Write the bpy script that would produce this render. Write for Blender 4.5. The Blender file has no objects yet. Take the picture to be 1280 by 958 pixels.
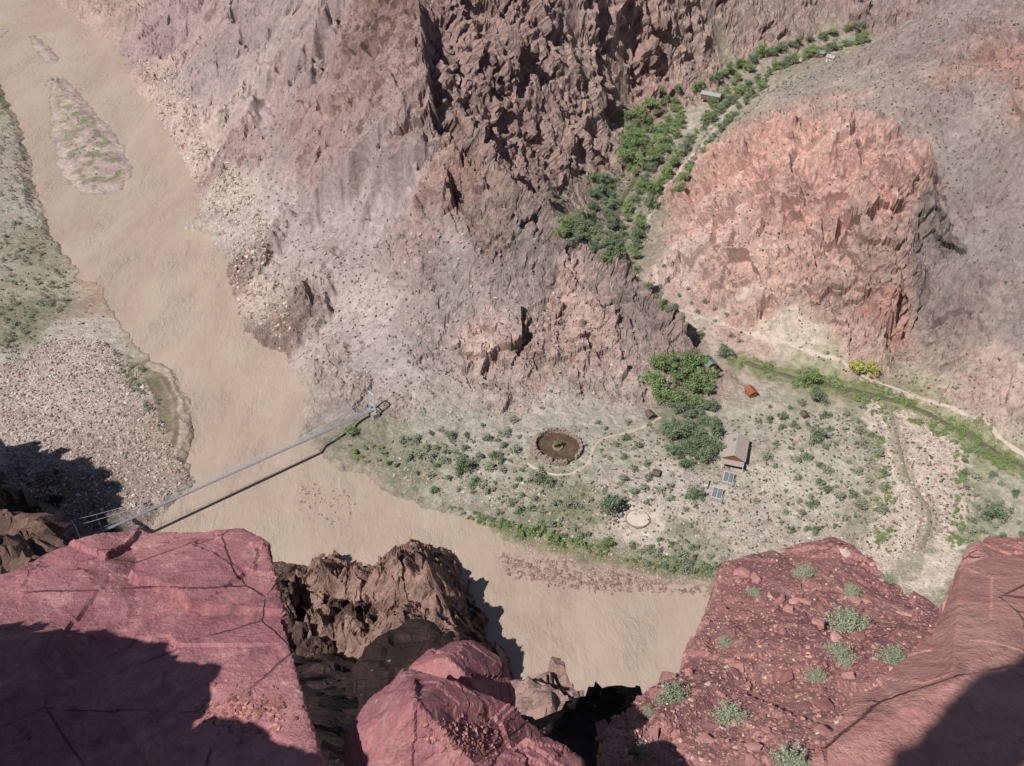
import bpy, bmesh, math, random
import numpy as np
from mathutils import Vector, Matrix
random.seed(7); rng=np.random.default_rng(7)
C=bpy.context.scene.collection
# ------------------------------------------------------------------ camera maths
PITCH=math.radians(38); F=1256.0; CX,CY=640.0,479.0; CAMZ=300.0
cp,sp=math.cos(PITCH),math.sin(PITCH)
def ray(px,py):
    v=(CY-py)/F; u=(px-CX)/F
    return np.array([u,cp+sp*v,-sp+cp*v])
def PZ(px,py,z):
    d=ray(px,py); t=(CAMZ-z)/(-d[2]); return (t*d[0],t*d[1],z)
def PD(px,py,dep):
    d=ray(px,py); return Vector((d[0]*dep,d[1]*dep,CAMZ+d[2]*dep))
cam=bpy.data.cameras.new('camera'); cam.sensor_width=36; cam.lens=36*F/1280; cam.clip_end=6000; cam.clip_start=.05
co=bpy.data.objects.new('camera',cam); C.objects.link(co); co.location=(0,0,CAMZ); co.rotation_euler=(math.pi/2-PITCH,0,0)
bpy.context.scene.camera=co
# ------------------------------------------------------------------ light
EL=math.radians(50); AZ=math.radians(42)
S=Vector((-math.sin(AZ)*math.cos(EL),-math.cos(AZ)*math.cos(EL),math.sin(EL)))
sl=bpy.data.lights.new('sun','SUN'); sl.energy=5.0; sl.angle=math.radians(.5); sl.color=(1,.98,.955)
so=bpy.data.objects.new('sun',sl); C.objects.link(so); so.rotation_euler=(-S).to_track_quat('-Z','Y').to_euler()
w=bpy.data.worlds.new('World'); bpy.context.scene.world=w; w.use_nodes=True
nt=w.node_tree; bg=nt.nodes['Background']; sky=nt.nodes.new('ShaderNodeTexSky'); sky.sky_type='NISHITA'; sky.sun_disc=False
sky.sun_elevation=EL; sky.sun_rotation=math.atan2(S.x,S.y); sky.altitude=800
nt.links.new(sky.outputs[0],bg.inputs[0]); bg.inputs[1].default_value=.055
vs=bpy.context.scene.view_settings; vs.view_transform='Standard'; vs.look='None'; vs.exposure=0
# ------------------------------------------------------------------ noise
_p=rng.permutation(4096)
def _h(i,j,k=0): return _p[(_p[(_p[i&4095]+j)&4095]+k)&4095]
def perl(x,y,seed=0):
    xi=np.floor(x).astype(np.int64); yi=np.floor(y).astype(np.int64); fx=x-xi; fy=y-yi
    u=fx*fx*fx*(fx*(fx*6-15)+10); v=fy*fy*fy*(fy*(fy*6-15)+10)
    def g(a,b,dx,dy):
        th=_h(a,b,seed*17+3)*(2*math.pi/4096); return np.cos(th)*dx+np.sin(th)*dy
    n00=g(xi,yi,fx,fy); n10=g(xi+1,yi,fx-1,fy); n01=g(xi,yi+1,fx,fy-1); n11=g(xi+1,yi+1,fx-1,fy-1)
    return ((n00*(1-u)+n10*u)*(1-v)+(n01*(1-u)+n11*u)*v)*1.5
def fbm(x,y,o=4,seed=0,g=.5):
    s=0;a=1;t=0
    for k in range(o):
        s=s+a*perl(x*2**k+k*7.3,y*2**k-k*3.1,seed+k); t+=a; a*=g
    return s/t
def rid(x,y,o=4,seed=0,g=.55):
    s=0;a=1;t=0
    for k in range(o):
        n=1-np.abs(perl(x*2.07**k+k*5.7,y*2.07**k+k*2.3,seed+k))*1.6; s=s+a*n*np.abs(n); t+=a; a*=g
    return s/t-.42
def facet(x,y,seed=0,tilt=1.3):      # broken rock: every cell a randomly tilted plane
    xi=np.floor(x).astype(np.int64); yi=np.floor(y).astype(np.int64); best=np.full(x.shape,9.); val=np.zeros(x.shape)
    for a in (-1,0,1):
        for b in (-1,0,1):
            i=xi+a;j=yi+b; h1=_h(i,j,seed)/4096; h2=_h(i,j,seed+101)/4096; dx=x-i-h1; dy=y-j-h2; d=dx*dx+dy*dy; m=d<best
            h3=_h(i,j,seed+202)/4096-.5; gx=_h(i,j,seed+303)/4096-.5; gy=_h(i,j,seed+404)/4096-.5
            val=np.where(m,h3*1.1+(gx*dx+gy*dy)*2*tilt,val); best=np.where(m,d,best)
    return val
def v3(p,seed=0):
    i=np.floor(p).astype(np.int64); f=p-i; f=f*f*(3-2*f); r=0
    for a in (0,1):
        for b in (0,1):
            for c in (0,1):
                h=_h(i[:,0]+a,i[:,1]+b,i[:,2]+c+seed*31)/2047.5-1
                r=r+h*(f[:,0] if a else 1-f[:,0])*(f[:,1] if b else 1-f[:,1])*(f[:,2] if c else 1-f[:,2])
    return r
def f3(p,o=4,seed=0,g=.5):
    s=0;a=1
    for k in range(o): s=s+a*v3(p*2.03**k+k*11.7,seed+k); a*=g
    return s
def facet3(p,seed=0,tilt=1.2):
    i0=np.floor(p).astype(np.int64); best=np.full(len(p),9.); ci=np.zeros((len(p),3),np.int64)
    for a in (-1,0,1):
        for b in (-1,0,1):
            for c in (-1,0,1):
                i=i0+np.array([a,b,c]); h=_h(i[:,0],i[:,1],i[:,2]+seed)
                d=p-i-np.stack([h/4096,_p[h]/4096,_p[(h+77)&4095]/4096],-1); dd=(d*d).sum(1); m=dd<best
                ci[m]=i[m]; best=np.where(m,dd,best)
    h=_h(ci[:,0],ci[:,1],ci[:,2]+seed); d=p-ci-np.stack([h/4096,_p[h]/4096,_p[(h+77)&4095]/4096],-1)
    r=lambda k:_p[(h*3+k)&4095]/4096-.5
    return r(171)*1.2+(r(211)*d[:,0]+r(257)*d[:,1]+r(307)*d[:,2])*2*tilt
AM=1.3
def srgb(c,m=None):
    m=AM if m is None else m
    return tuple(min(.9,m*(x/255/12.92 if x<10.3 else ((x/255+.055)/1.055)**2.4)) for x in c)
# ------------------------------------------------------------------ base height
cps=[]
def wline(w,step=18):
    for a,b in zip(w[:-1],w[1:]):
        n=max(1,int(math.dist(a[:2],b[:2])/step))
        for k in range(n): cps.append([a[i]+(b[i]-a[i])*k/n for i in range(3)])
    cps.append(list(w[-1]))
def line(pts,step=18): wline([PZ(*p) for p in pts],step)
CREST=[(505,-120,172),(515,-50,148),(520,0,130),(530,100,107),(560,190,84),(610,225,75),(640,250,70),(700,290,55),(790,350,35),(860,425,20),(885,452,11)]
line(CREST,12)
line([(1300,-20,46),(1180,15,40),(1070,45,33),(950,90,28),(900,130,24),(850,180,20),(800,260,15),(780,310,12),(805,350,10),(850,392,8),(920,450,7),(1050,482,6.5),(1100,495,6),(1280,590,4)],14)
line([(480,40,112),(430,110,85),(390,205,54),(350,300,31)],16)
line([(330,60,62),(290,190,28)],18)
line([(620,190,62),(700,230,34),(745,270,14)],16)
line([(640,60,96),(690,130,64),(750,200,26)],16)
line([(700,50,87),(760,100,50),(800,120,30)],16)
line([(520,0,130),(580,0,120),(650,0,112),(740,0,101),(800,0,87),(900,0,70),(1000,-5,60),(1080,5,50)],22)
line([(830,90,38),(900,55,42),(1000,35,42)],25)
line([(740,50,82),(800,60,56)],20)
line([(400,520,4),(470,525,9),(560,535,8),(640,522,8),(720,520,8),(800,503,8),(865,482,7)],16)
line([(520,330,49),(560,400,31),(600,470,16)],20); line([(700,380,33),(740,440,19)],20)
line([(450,300,42),(420,400,21),(440,470,12)],20)
line([(630,330,50),(640,430,25)],20)
line([(150,0,18),(300,0,68),(400,0,98)],40)
for p in [(230,60,22),(210,95,14),(270,130,24),(300,250,14),(330,360,10),(300,310,7),(360,420,8),(200,20,30),(250,-60,70),(120,-60,25),(500,-200,190),(800,-90,120),(650,-80,140),(950,-90,100)]: cps.append(list(PZ(*p)))
line([(815,315,13),(830,370,12),(900,400,13),(1000,440,13),(1100,470,14),(1230,530,13),(1290,565,12)],18)
line([(815,300,14),(850,235,22),(880,190,26),(915,150,29),(960,95,34),(1070,62,38),(1180,35,48)],18)
line([(865,245,33),(905,180,44),(950,155,58),(1000,148,76),(1050,155,84),(1100,165,86),(1150,205,80),(1165,280,60),(1180,360,36),(1200,440,20)],14)
line([(900,290,36),(960,250,52),(1000,210,66)],18)
line([(1000,340,36),(1050,300,49),(1100,240,70)],18)
line([(1060,440,17),(1090,380,33),(1130,325,48)],12)
line([(960,120,58),(1050,110,78),(1150,100,96),(1220,60,108),(1285,0,128)],25)
line([(1200,200,84),(1280,160,98),(1340,100,120)],25)
line([(1230,330,56),(1290,300,66),(1400,250,85)],25); line([(1230,430,28),(1290,440,34),(1400,420,45)],25)
for p in [(1290,50,118),(1100,60,62),(1180,40,70),(1400,0,160),(1400,560,20),(1500,500,45),(1285,-80,150),(1100,-60,90)]: cps.append(list(PZ(*p)))
for p in [(500,580,3),(560,600,3.5),(640,600,4.5),(640,650,1.5),(700,600,5.5),(700,560,7),(760,560,7),(800,600,6),(760,650,4),(740,700,1),(850,560,7.5),(850,640,5.5),(870,700,1.5),
  (920,560,8),(920,620,6.5),(950,690,3),(1000,520,8),(1000,600,7),(1050,660,5),(1070,560,7),(1130,600,4.5),(1130,690,3.5),(1200,600,5),(1280,660,5),(1200,690,4),(1400,650,8),(1160,540,6),(900,482,7.5),(960,490,8),(600,560,6)]: cps.append(list(PZ(*p)))
for p in [(0,150,4),(0,250,6),(35,330,4),(50,400,6),(0,450,9),(100,450,4),(150,520,5),(60,560,9),(0,600,12),(100,620,9),(180,600,4),(110,655,10),(60,665,14),(0,665,22),(-80,100,6),(-100,300,12),(-150,450,22),(-100,560,20)]: cps.append(list(PZ(*p)))
wline([(-560,1000,10),(-540,700,22),(-450,500,45),(-360,380,60)],60)
wline([(-200,258,62),(-218,266,74),(-238,258,96),(-268,258,118),(-330,290,125)],12)
wline([(-205,225,85),(-200,190,110),(-170,120,150),(-120,60,190)],25)
wline([(-165,255,20),(-135,235,20),(-110,235,22)],15)
wline([(-115,262,6),(-95,252,10),(-60,240,10),(-42,246,8)],12)
wline([(-100,205,24),(-60,207,20),(-38,207,14)],12); wline([(-120,190,50),(-90,182,44),(-60,180,40),(-30,172,34)],12)
wline([(-22,190,10),(-5,165,30),(20,160,32),(60,150,28),(140,140,40),(260,130,60),(400,120,80)],20)
wline([(-90,150,70),(-50,148,64),(0,120,80),(80,110,80),(200,90,110)],25)
wline([(-80,80,150),(0,60,150),(80,60,140),(140,50,150)],25)
wline([(-60,30,225),(0,30,225),(60,30,225),(-20,22,250),(20,22,250)],20)
for x in (-900,-450,0,450,900): cps.append([x,1350,190+abs(x-100)*.12])
for q in [(-700,1200,30),(-640,1000,20),(800,1000,200),(700,700,180),(560,480,150),(450,350,60),(420,300,20),(500,250,15)]: cps.append(list(q))
cps=np.array(cps)
keep=[]
for i in range(len(cps)):
    if all((cps[i,0]-cps[j,0])**2+(cps[i,1]-cps[j,1])**2>36 for j in keep): keep.append(i)
cps=cps[keep]
N=len(cps); D=np.sqrt(((cps[:,None,:2]-cps[None,:,:2])**2).sum(-1)+4.0)
A=np.zeros((N+3,N+3)); A[:N,:N]=-D+np.eye(N)*-.8; A[:N,N]=1;A[:N,N+1:]=cps[:,:2]/500; A[N,:N]=1; A[N+1:,:N]=cps[:,:2].T/500
sol=np.linalg.solve(A,np.concatenate([cps[:,2],[0,0,0]]))
def rbf(x,y):
    out=np.zeros(x.size); xf=x.ravel(); yf=y.ravel()
    for s in range(0,x.size,20000):
        xs=xf[s:s+20000];ys=yf[s:s+20000]
        d=np.sqrt((xs[:,None]-cps[None,:,0])**2+(ys[:,None]-cps[None,:,1])**2+4.0)
        out[s:s+20000]=-d@sol[:N]+sol[N]+sol[N+1]*xs/500+sol[N+2]*ys/500
    return out.reshape(x.shape)
NR,NC=1100,1100
def Wd(y): return .55*y+110
def fine(arr,n,m):
    r=np.linspace(0,arr.shape[0]-1,n); c=np.linspace(0,arr.shape[1]-1,m)
    r0=np.minimum(r.astype(int),arr.shape[0]-2); c0=np.minimum(c.astype(int),arr.shape[1]-2); fr=(r-r0)[:,None]; fc=(c-c0)[None]
    return (arr[r0][:,c0]*(1-fr)+arr[r0+1][:,c0]*fr)*(1-fc)+(arr[r0][:,c0+1]*(1-fr)+arr[r0+1][:,c0+1]*fr)*fc
YR=np.concatenate([np.linspace(26,185,80,endpoint=False),185*(1300/185)**np.linspace(0,1,NR-80)])
def mk(yr,m):
    u=np.linspace(-1,1,m); Yg=np.repeat(yr[:,None],m,1); return u[None]*Wd(Yg),Yg
ycs=np.interp(np.linspace(0,NR-1,320),np.arange(NR),YR)
xc,yc=mk(ycs,320); BH=fine(rbf(xc,yc),NR,NC)
X,Y=mk(YR,NC)
def sdist(poly,x,y):
    poly=np.array(poly)[:,:2]; d=np.full(x.shape,1e9); ins=np.zeros(x.shape,bool)
    for a,b in zip(poly,np.roll(poly,-1,0)):
        e=b-a; L=e@e+1e-9; t=np.clip(((x-a[0])*e[0]+(y-a[1])*e[1])/L,0,1)
        d=np.minimum(d,(x-a[0]-t*e[0])**2+(y-a[1]-t*e[1])**2)
        c=((a[1]>y)!=(b[1]>y)); ins^=c&(x<(e[0])*(y-a[1])/(e[1] if e[1] else 1e-9)+a[0])
    d=np.sqrt(d); return np.where(ins,-d,d)
def ldist(pl,x,y,signed=False):
    pl=np.array([tuple(p)[:2] for p in pl]); d=np.full(x.shape,1e9); sg=np.ones(x.shape)
    for a,b in zip(pl[:-1],pl[1:]):
        e=b-a; L=e@e+1e-9; t=np.clip(((x-a[0])*e[0]+(y-a[1])*e[1])/L,0,1); dd=(x-a[0]-t*e[0])**2+(y-a[1]-t*e[1])**2
        cr=e[0]*(y-a[1])-e[1]*(x-a[0]); sg=np.where(dd<d,np.sign(cr),sg); d=np.minimum(d,dd)
    return np.sqrt(d)*(sg if signed else 1)
def sst(a,b,x): t=np.clip((x-a)/(b-a),0,1); return t*t*(3-2*t)
Z0=lambda l:[PZ(a,b,0) for a,b in l]
river=Z0([(40,-60),(60,-10),(100,25),(150,60),(165,100),(195,140),(228,195),(247,235),(252,268),(234,282),(240,291),(262,294),(283,322),(290,360),(303,405),(328,434),(357,441),(362,465),(385,492),(378,520),(374,548),(400,568),(440,592),(500,622),(560,642),(615,664),(650,690),(720,712),(820,730),(900,742),(1000,768),(1280,805),(1500,830)])
river+=[(420,150,0),(260,165,0),(120,172,0),(30,178,0),(5,192,0),(-14,215,0),(-30,245,0),(-50,264,0),(-85,266,0),(-118,268,0)]
river+=Z0([(185,662),(215,632),(243,604),(232,575),(240,545),(236,505),(218,468),(188,450),(160,420),(140,388),(128,360),(104,350),(88,325),(62,292),(48,250),(36,195),(22,150),(0,105),(-80,40),(-200,-60)])
wob=fbm(X/14,Y/14,4,3)*5+fbm(X/4,Y/4,2,9)*1.5
DR=sdist(river,X,Y)+wob
isl=Z0([(60,100),(78,97),(110,130),(150,178),(166,215),(150,238),(105,243),(78,222),(64,160)])
isl2=Z0([(30,45),(45,42),(75,66),(78,84),(50,78)]); isl3=Z0([(0,35),(12,38),(4,50),(-30,45)])
shoal=Z0([(620,694),(700,706),(820,728),(895,742),(800,741),(700,738),(640,722)])
shoal2=Z0([(372,606),(420,604),(445,630),(430,655),(380,648)])
islD=np.minimum(np.minimum(sdist(isl,X,Y),sdist(isl2,X,Y)+3),sdist(isl3,X,Y)+2)+wob*.9
shD=sdist(shoal,X,Y)+wob*.7; sh2D=sdist(shoal2,X,Y)+wob*.9
def sampler(H):
    def f(x,y):
        x=np.asarray(x,float);y=np.asarray(y,float)
        r=np.clip(np.interp(y,YR,np.arange(NR)),0,NR-1.001); c=np.clip((x/Wd(y)+1)/2*(NC-1),0,NC-1.001)
        r0=r.astype(int);c0=c.astype(int);fr=r-r0;fc=c-c0
        return (H[r0,c0]*(1-fr)+H[r0+1,c0]*fr)*(1-fc)+(H[r0,c0+1]*(1-fr)+H[r0+1,c0+1]*fr)*fc
    return f
def hitter(H,step=.6,t0=190):
    f=sampler(H); T=np.arange(t0,1500,step)
    def hit(px,py):
        d=ray(px,py); x=T*d[0];y=T*d[1];z=CAMZ+T*d[2]; h=np.maximum(f(x,y),0)
        k=np.argmax(z<h); return Vector((x[k],y[k],h[k]))
    return hit
bhit=hitter(np.where(DR<0,0,BH),1.5)
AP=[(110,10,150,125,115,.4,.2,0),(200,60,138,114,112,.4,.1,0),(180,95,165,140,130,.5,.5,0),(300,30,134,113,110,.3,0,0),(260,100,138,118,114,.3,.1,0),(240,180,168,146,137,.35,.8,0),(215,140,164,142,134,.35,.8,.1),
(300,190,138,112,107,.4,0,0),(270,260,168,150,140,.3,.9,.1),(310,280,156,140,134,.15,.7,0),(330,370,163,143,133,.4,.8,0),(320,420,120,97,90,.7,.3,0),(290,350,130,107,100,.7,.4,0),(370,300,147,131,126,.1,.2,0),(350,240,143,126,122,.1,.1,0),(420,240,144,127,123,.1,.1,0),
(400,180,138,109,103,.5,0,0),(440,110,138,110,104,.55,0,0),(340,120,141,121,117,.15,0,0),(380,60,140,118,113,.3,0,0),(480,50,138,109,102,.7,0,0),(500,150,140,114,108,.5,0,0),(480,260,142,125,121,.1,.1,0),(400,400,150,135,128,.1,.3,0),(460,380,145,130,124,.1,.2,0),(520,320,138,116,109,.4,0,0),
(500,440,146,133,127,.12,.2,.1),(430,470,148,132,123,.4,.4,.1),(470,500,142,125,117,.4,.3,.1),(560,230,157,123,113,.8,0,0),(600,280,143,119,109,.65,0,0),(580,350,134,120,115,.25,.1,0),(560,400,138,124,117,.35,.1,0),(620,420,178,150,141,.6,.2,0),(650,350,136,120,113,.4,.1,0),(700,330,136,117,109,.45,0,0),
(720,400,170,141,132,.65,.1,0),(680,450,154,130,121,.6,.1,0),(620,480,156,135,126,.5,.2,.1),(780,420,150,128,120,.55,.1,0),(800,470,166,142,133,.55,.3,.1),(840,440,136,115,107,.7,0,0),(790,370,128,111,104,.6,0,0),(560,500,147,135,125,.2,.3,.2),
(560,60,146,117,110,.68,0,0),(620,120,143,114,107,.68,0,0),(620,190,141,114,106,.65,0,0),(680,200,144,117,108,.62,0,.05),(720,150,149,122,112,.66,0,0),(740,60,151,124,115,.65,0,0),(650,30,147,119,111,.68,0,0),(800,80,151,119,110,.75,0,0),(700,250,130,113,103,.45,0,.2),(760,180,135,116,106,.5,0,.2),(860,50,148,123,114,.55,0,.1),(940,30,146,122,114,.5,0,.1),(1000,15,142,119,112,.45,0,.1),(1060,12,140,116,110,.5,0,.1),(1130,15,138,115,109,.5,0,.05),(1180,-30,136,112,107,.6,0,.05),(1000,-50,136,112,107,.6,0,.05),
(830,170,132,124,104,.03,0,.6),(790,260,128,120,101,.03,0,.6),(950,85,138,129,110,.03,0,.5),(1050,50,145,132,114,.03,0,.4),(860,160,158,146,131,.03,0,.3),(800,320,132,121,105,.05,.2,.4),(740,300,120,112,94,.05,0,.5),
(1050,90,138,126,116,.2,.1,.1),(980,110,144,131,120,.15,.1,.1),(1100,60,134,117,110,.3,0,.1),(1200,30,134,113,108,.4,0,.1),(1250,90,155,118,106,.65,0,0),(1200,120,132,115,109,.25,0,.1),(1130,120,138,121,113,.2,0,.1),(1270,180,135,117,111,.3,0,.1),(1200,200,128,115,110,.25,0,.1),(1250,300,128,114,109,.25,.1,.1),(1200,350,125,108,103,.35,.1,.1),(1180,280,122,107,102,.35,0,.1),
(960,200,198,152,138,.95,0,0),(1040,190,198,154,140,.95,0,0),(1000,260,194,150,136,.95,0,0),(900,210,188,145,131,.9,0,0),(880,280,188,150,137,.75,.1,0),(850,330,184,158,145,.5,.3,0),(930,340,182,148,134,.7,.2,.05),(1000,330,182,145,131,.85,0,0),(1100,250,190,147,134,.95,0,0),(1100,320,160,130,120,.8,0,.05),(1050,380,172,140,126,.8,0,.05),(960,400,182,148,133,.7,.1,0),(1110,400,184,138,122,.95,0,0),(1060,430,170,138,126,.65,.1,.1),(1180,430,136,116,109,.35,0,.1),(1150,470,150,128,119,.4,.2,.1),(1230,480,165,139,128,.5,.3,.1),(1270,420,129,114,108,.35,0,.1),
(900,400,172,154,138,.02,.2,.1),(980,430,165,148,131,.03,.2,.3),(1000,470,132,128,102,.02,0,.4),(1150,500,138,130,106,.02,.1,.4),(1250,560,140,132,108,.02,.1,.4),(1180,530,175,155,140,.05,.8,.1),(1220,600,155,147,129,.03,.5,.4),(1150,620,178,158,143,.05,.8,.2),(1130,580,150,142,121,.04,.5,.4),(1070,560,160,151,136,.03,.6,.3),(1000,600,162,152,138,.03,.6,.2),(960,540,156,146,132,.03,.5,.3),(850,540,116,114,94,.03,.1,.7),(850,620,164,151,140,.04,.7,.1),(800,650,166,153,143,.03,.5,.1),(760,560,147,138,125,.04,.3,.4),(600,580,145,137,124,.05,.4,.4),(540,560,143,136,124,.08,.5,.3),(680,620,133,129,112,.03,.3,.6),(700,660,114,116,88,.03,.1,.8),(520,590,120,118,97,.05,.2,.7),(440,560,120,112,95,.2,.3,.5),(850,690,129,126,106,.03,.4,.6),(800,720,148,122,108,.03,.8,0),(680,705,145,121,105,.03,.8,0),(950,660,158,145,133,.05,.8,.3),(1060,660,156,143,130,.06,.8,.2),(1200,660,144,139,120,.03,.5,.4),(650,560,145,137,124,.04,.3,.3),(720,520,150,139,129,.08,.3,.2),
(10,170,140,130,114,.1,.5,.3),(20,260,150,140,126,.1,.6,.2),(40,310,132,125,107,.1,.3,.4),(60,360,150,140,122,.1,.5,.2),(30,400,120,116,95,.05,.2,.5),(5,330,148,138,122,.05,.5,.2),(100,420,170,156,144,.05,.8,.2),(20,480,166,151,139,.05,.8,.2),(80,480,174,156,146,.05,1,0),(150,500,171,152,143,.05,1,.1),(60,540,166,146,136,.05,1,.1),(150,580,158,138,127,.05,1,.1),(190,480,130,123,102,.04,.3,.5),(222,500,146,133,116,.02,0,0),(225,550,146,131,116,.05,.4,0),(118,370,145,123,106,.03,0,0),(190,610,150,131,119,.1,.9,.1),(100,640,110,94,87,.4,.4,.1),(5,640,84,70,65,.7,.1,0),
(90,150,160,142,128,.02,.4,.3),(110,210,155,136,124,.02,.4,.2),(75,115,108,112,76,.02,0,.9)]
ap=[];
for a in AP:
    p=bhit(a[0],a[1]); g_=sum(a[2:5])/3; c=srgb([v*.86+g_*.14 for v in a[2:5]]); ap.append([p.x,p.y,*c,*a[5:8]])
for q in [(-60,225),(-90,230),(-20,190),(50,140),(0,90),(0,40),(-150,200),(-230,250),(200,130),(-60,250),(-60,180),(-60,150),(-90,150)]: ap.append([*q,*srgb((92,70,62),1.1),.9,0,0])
ap=np.array(ap)
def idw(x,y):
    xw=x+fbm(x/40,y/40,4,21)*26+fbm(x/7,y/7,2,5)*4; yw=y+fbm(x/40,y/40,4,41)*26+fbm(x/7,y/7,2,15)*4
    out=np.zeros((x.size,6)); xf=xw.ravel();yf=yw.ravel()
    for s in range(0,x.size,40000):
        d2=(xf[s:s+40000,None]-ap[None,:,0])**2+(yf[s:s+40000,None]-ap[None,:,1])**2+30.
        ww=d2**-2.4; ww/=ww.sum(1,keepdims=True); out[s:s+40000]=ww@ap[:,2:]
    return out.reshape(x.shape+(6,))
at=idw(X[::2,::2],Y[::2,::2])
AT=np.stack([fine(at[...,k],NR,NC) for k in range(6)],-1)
R=np.clip(AT[...,3],0,1)
R=np.clip(R+sst(.1,.4,R)*fbm(X/24,Y/24,4,19)*.45,0,1.05)
CL=BH.copy()
wcl=fbm(X/16,Y/16,4,201)*4+fbm(X/5,Y/5,2,203)*1.5
def cliff(pts,h,up,w0,w1,flip=1,rr=.75):
    global CL,R
    s=ldist([PZ(*p) for p in pts],X,Y,True)*flip+wcl; 
    pl=np.array([PZ(*p)[:2] for p in pts]); 
    ends=np.minimum(np.hypot(X-pl[0,0],Y-pl[0,1]),np.hypot(X-pl[-1,0],Y-pl[-1,1])); e=sst(0,18,ends)
    md=1+.45*fbm(X/20,Y/20,3,207)
    CL=CL-h*md*e*sst(0,w0,s)*(1-sst(w1*.35,w1,s))+up*md*e*np.exp(-np.abs(s)/7)*(s<w0)*(1-sst(0,w0,s))
    R=np.maximum(R,rr*e*(np.abs(s)<10))
cliff(CREST[1:6],12,9,6,32,1,.6)
cliff(CREST[4:],19,9,5,42,1,.7)
cliff([(600,0,118),(640,60,96),(690,130,64),(745,205,28)],5,6,6,28,1,.5)
cliff([(690,0,106),(720,50,85),(770,100,46)],5,6,6,26,1,.5)
cliff([(1050,150,84),(1100,160,86),(1150,200,80),(1165,280,60),(1180,360,36)],8,4,8,45,1)
cliff([(1135,320,50),(1115,380,35),(1095,450,15)],9,8,4,28,1)
cliff([(1000,150,76),(985,220,60),(1010,300,45)],7,4,4,22,1)
a1=math.radians(18); xr=X*math.cos(a1)-Y*math.sin(a1); yr=X*math.sin(a1)+Y*math.cos(a1)
wx=fbm(X/24,Y/24,4,51)*5; wy=fbm(X/24,Y/24,4,61)*5
big=rid((xr+wx)/60,(yr+wy)/34,3,71,.5)
med=rid((X+wx)/24,(Y+wy)/30,3,83,.5)
fa=facet((X+wx*.6)/3.4,(Y+wy*.6)/4.2,4)*1.2
mk3=(R>.25)&(BH>8)&(Y>190)&(Y<1000)
P3=np.stack([(X+wx)[mk3],(Y+wy)[mk3],BH[mk3]*1.15],-1)
v_=facet3(P3/21,1,1.4)*7.0+facet3(P3/9.5+5,2,1.4)*4.6+facet3(P3/4.6+9,3,1.3)*2.2
fa3=np.zeros(X.shape); fa3[mk3]=v_; fa=fa+fa3
rough=big*3.5+med*2.2+fa
hillm=sst(4,-14,sdist([PZ(*p) for p in [(862,250,33),(905,175,44),(955,148,60),(1050,145,86),(1150,195,80),(1170,290,60),(1130,440,20),(1060,450,17),(960,390,22)]],X,Y))
rough=rough*(1+hillm*.05)+hillm*rid((X+wx)/22,(Y+wy)/34,3,33)*2
scree=fbm(X/16,Y/16,5,101,.6)*1.7+rid(xr/30,yr/9,4,113)*1.3+facet((X+wx)/5,(Y+wy)/5,7)*.5
flat=fbm(X/10,Y/10,5,121,.6)*.8
R2=np.clip(R,0,1.1)**1.2
dzc=np.gradient(BH,axis=1)/np.gradient(X,axis=1); dzr=np.gradient(BH,axis=0); Ysp=np.gradient(Y,axis=0); dxr=np.gradient(X,axis=0); dzy=(dzr-dzc*dxr)/Ysp
def blur(a,k=6):
    for ax_ in (0,1):
        c_=np.cumsum(np.concatenate([np.repeat(np.take(a,[0],ax_),k,ax_),a,np.repeat(np.take(a,[-1],ax_),k+1,ax_)],ax_),ax_)
        n_=a.shape[ax_]; a=(np.take(c_,range(2*k,2*k+n_),ax_)-np.take(c_,range(0,n_),ax_))/(2*k)
    return a
gx=blur(dzc,10);gy=blur(dzy,10); nl=np.sqrt(gx*gx+gy*gy+1); 
dr=R2*rough
Hh=CL+dr/nl**.9+(1-np.clip(R,0,1))*np.clip(R*6,0,1)*scree+flat*.6
Hh=np.where(BH<12,BH+(Hh-BH)*np.clip((BH-2)/10+.25,0.15,1),Hh)
hz=sst(.3,.7,R)*sst(12,24,BH)
DXY=np.clip(dr,-7,7)*hz*.85
X2=X-gx/nl*DXY; Y2=Y-gy/nl*DXY
bank=np.clip(DR,0,None)
Hh=np.where(DR>0,np.minimum(np.maximum(Hh,.35+bank*.06),.15+bank*(.35+R*2.2)+flat*.3*np.clip(bank,0,1)),-np.minimum(3,.25*-DR)-.02)
ih=.12+np.clip(-islD,-3,9)*.17+flat*.35
Hh=np.where((DR<0)&(islD<2),np.maximum(Hh,ih),Hh)
rk=fbm(X/2.2,Y/2.2,2,131)
Hh=np.where((DR<2)&(shD<1),np.maximum(Hh,-.12+rk*.5+np.clip(-shD,0,3)*.05),Hh)
Hh=np.where((DR<0)&(sh2D<1),np.maximum(Hh,-.2+rk*.5),Hh)
spit=ldist(Z0([(190,457),(216,470),(231,500),(233,545),(226,570)]),X,Y); nz=fbm(X/5,Y/5,3,171)
spit2=ldist(Z0([(192,478),(207,505),(209,540)]),X,Y)
Hh=Hh+sst(4,1.5,spit+nz)*.5-sst(4,1.5,spit2+nz)*.4
HS=sampler(Hh); hit=hitter(Hh,.5)
col=AT[...,:3].copy(); msk=AT[...,3:6].copy(); msk[...,0]=R
def paint(w,c):
    global col; w=w[...,None]; col=col*(1-w)+np.array(srgb(c,1.16))*w
shore=np.exp(-np.clip(DR,0,None)/3.)*(R<.3)*.5; paint(shore,(138,122,110))
def hl(pts): return [hit(*p) for p in pts]
creek1=hl([(925,452),(980,470),(1050,485),(1100,497),(1150,512),(1220,550),(1290,592)]); creek2=hl([(1110,505),(1122,550),(1132,600),(1160,630),(1165,655),(1150,690),(1130,715)])
d1=ldist(creek1,X,Y); d2=ldist(creek2,X,Y)
d3=ldist(hl([(1125,520),(1158,560),(1160,610),(1148,650),(1138,700)]),X,Y); 
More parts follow.
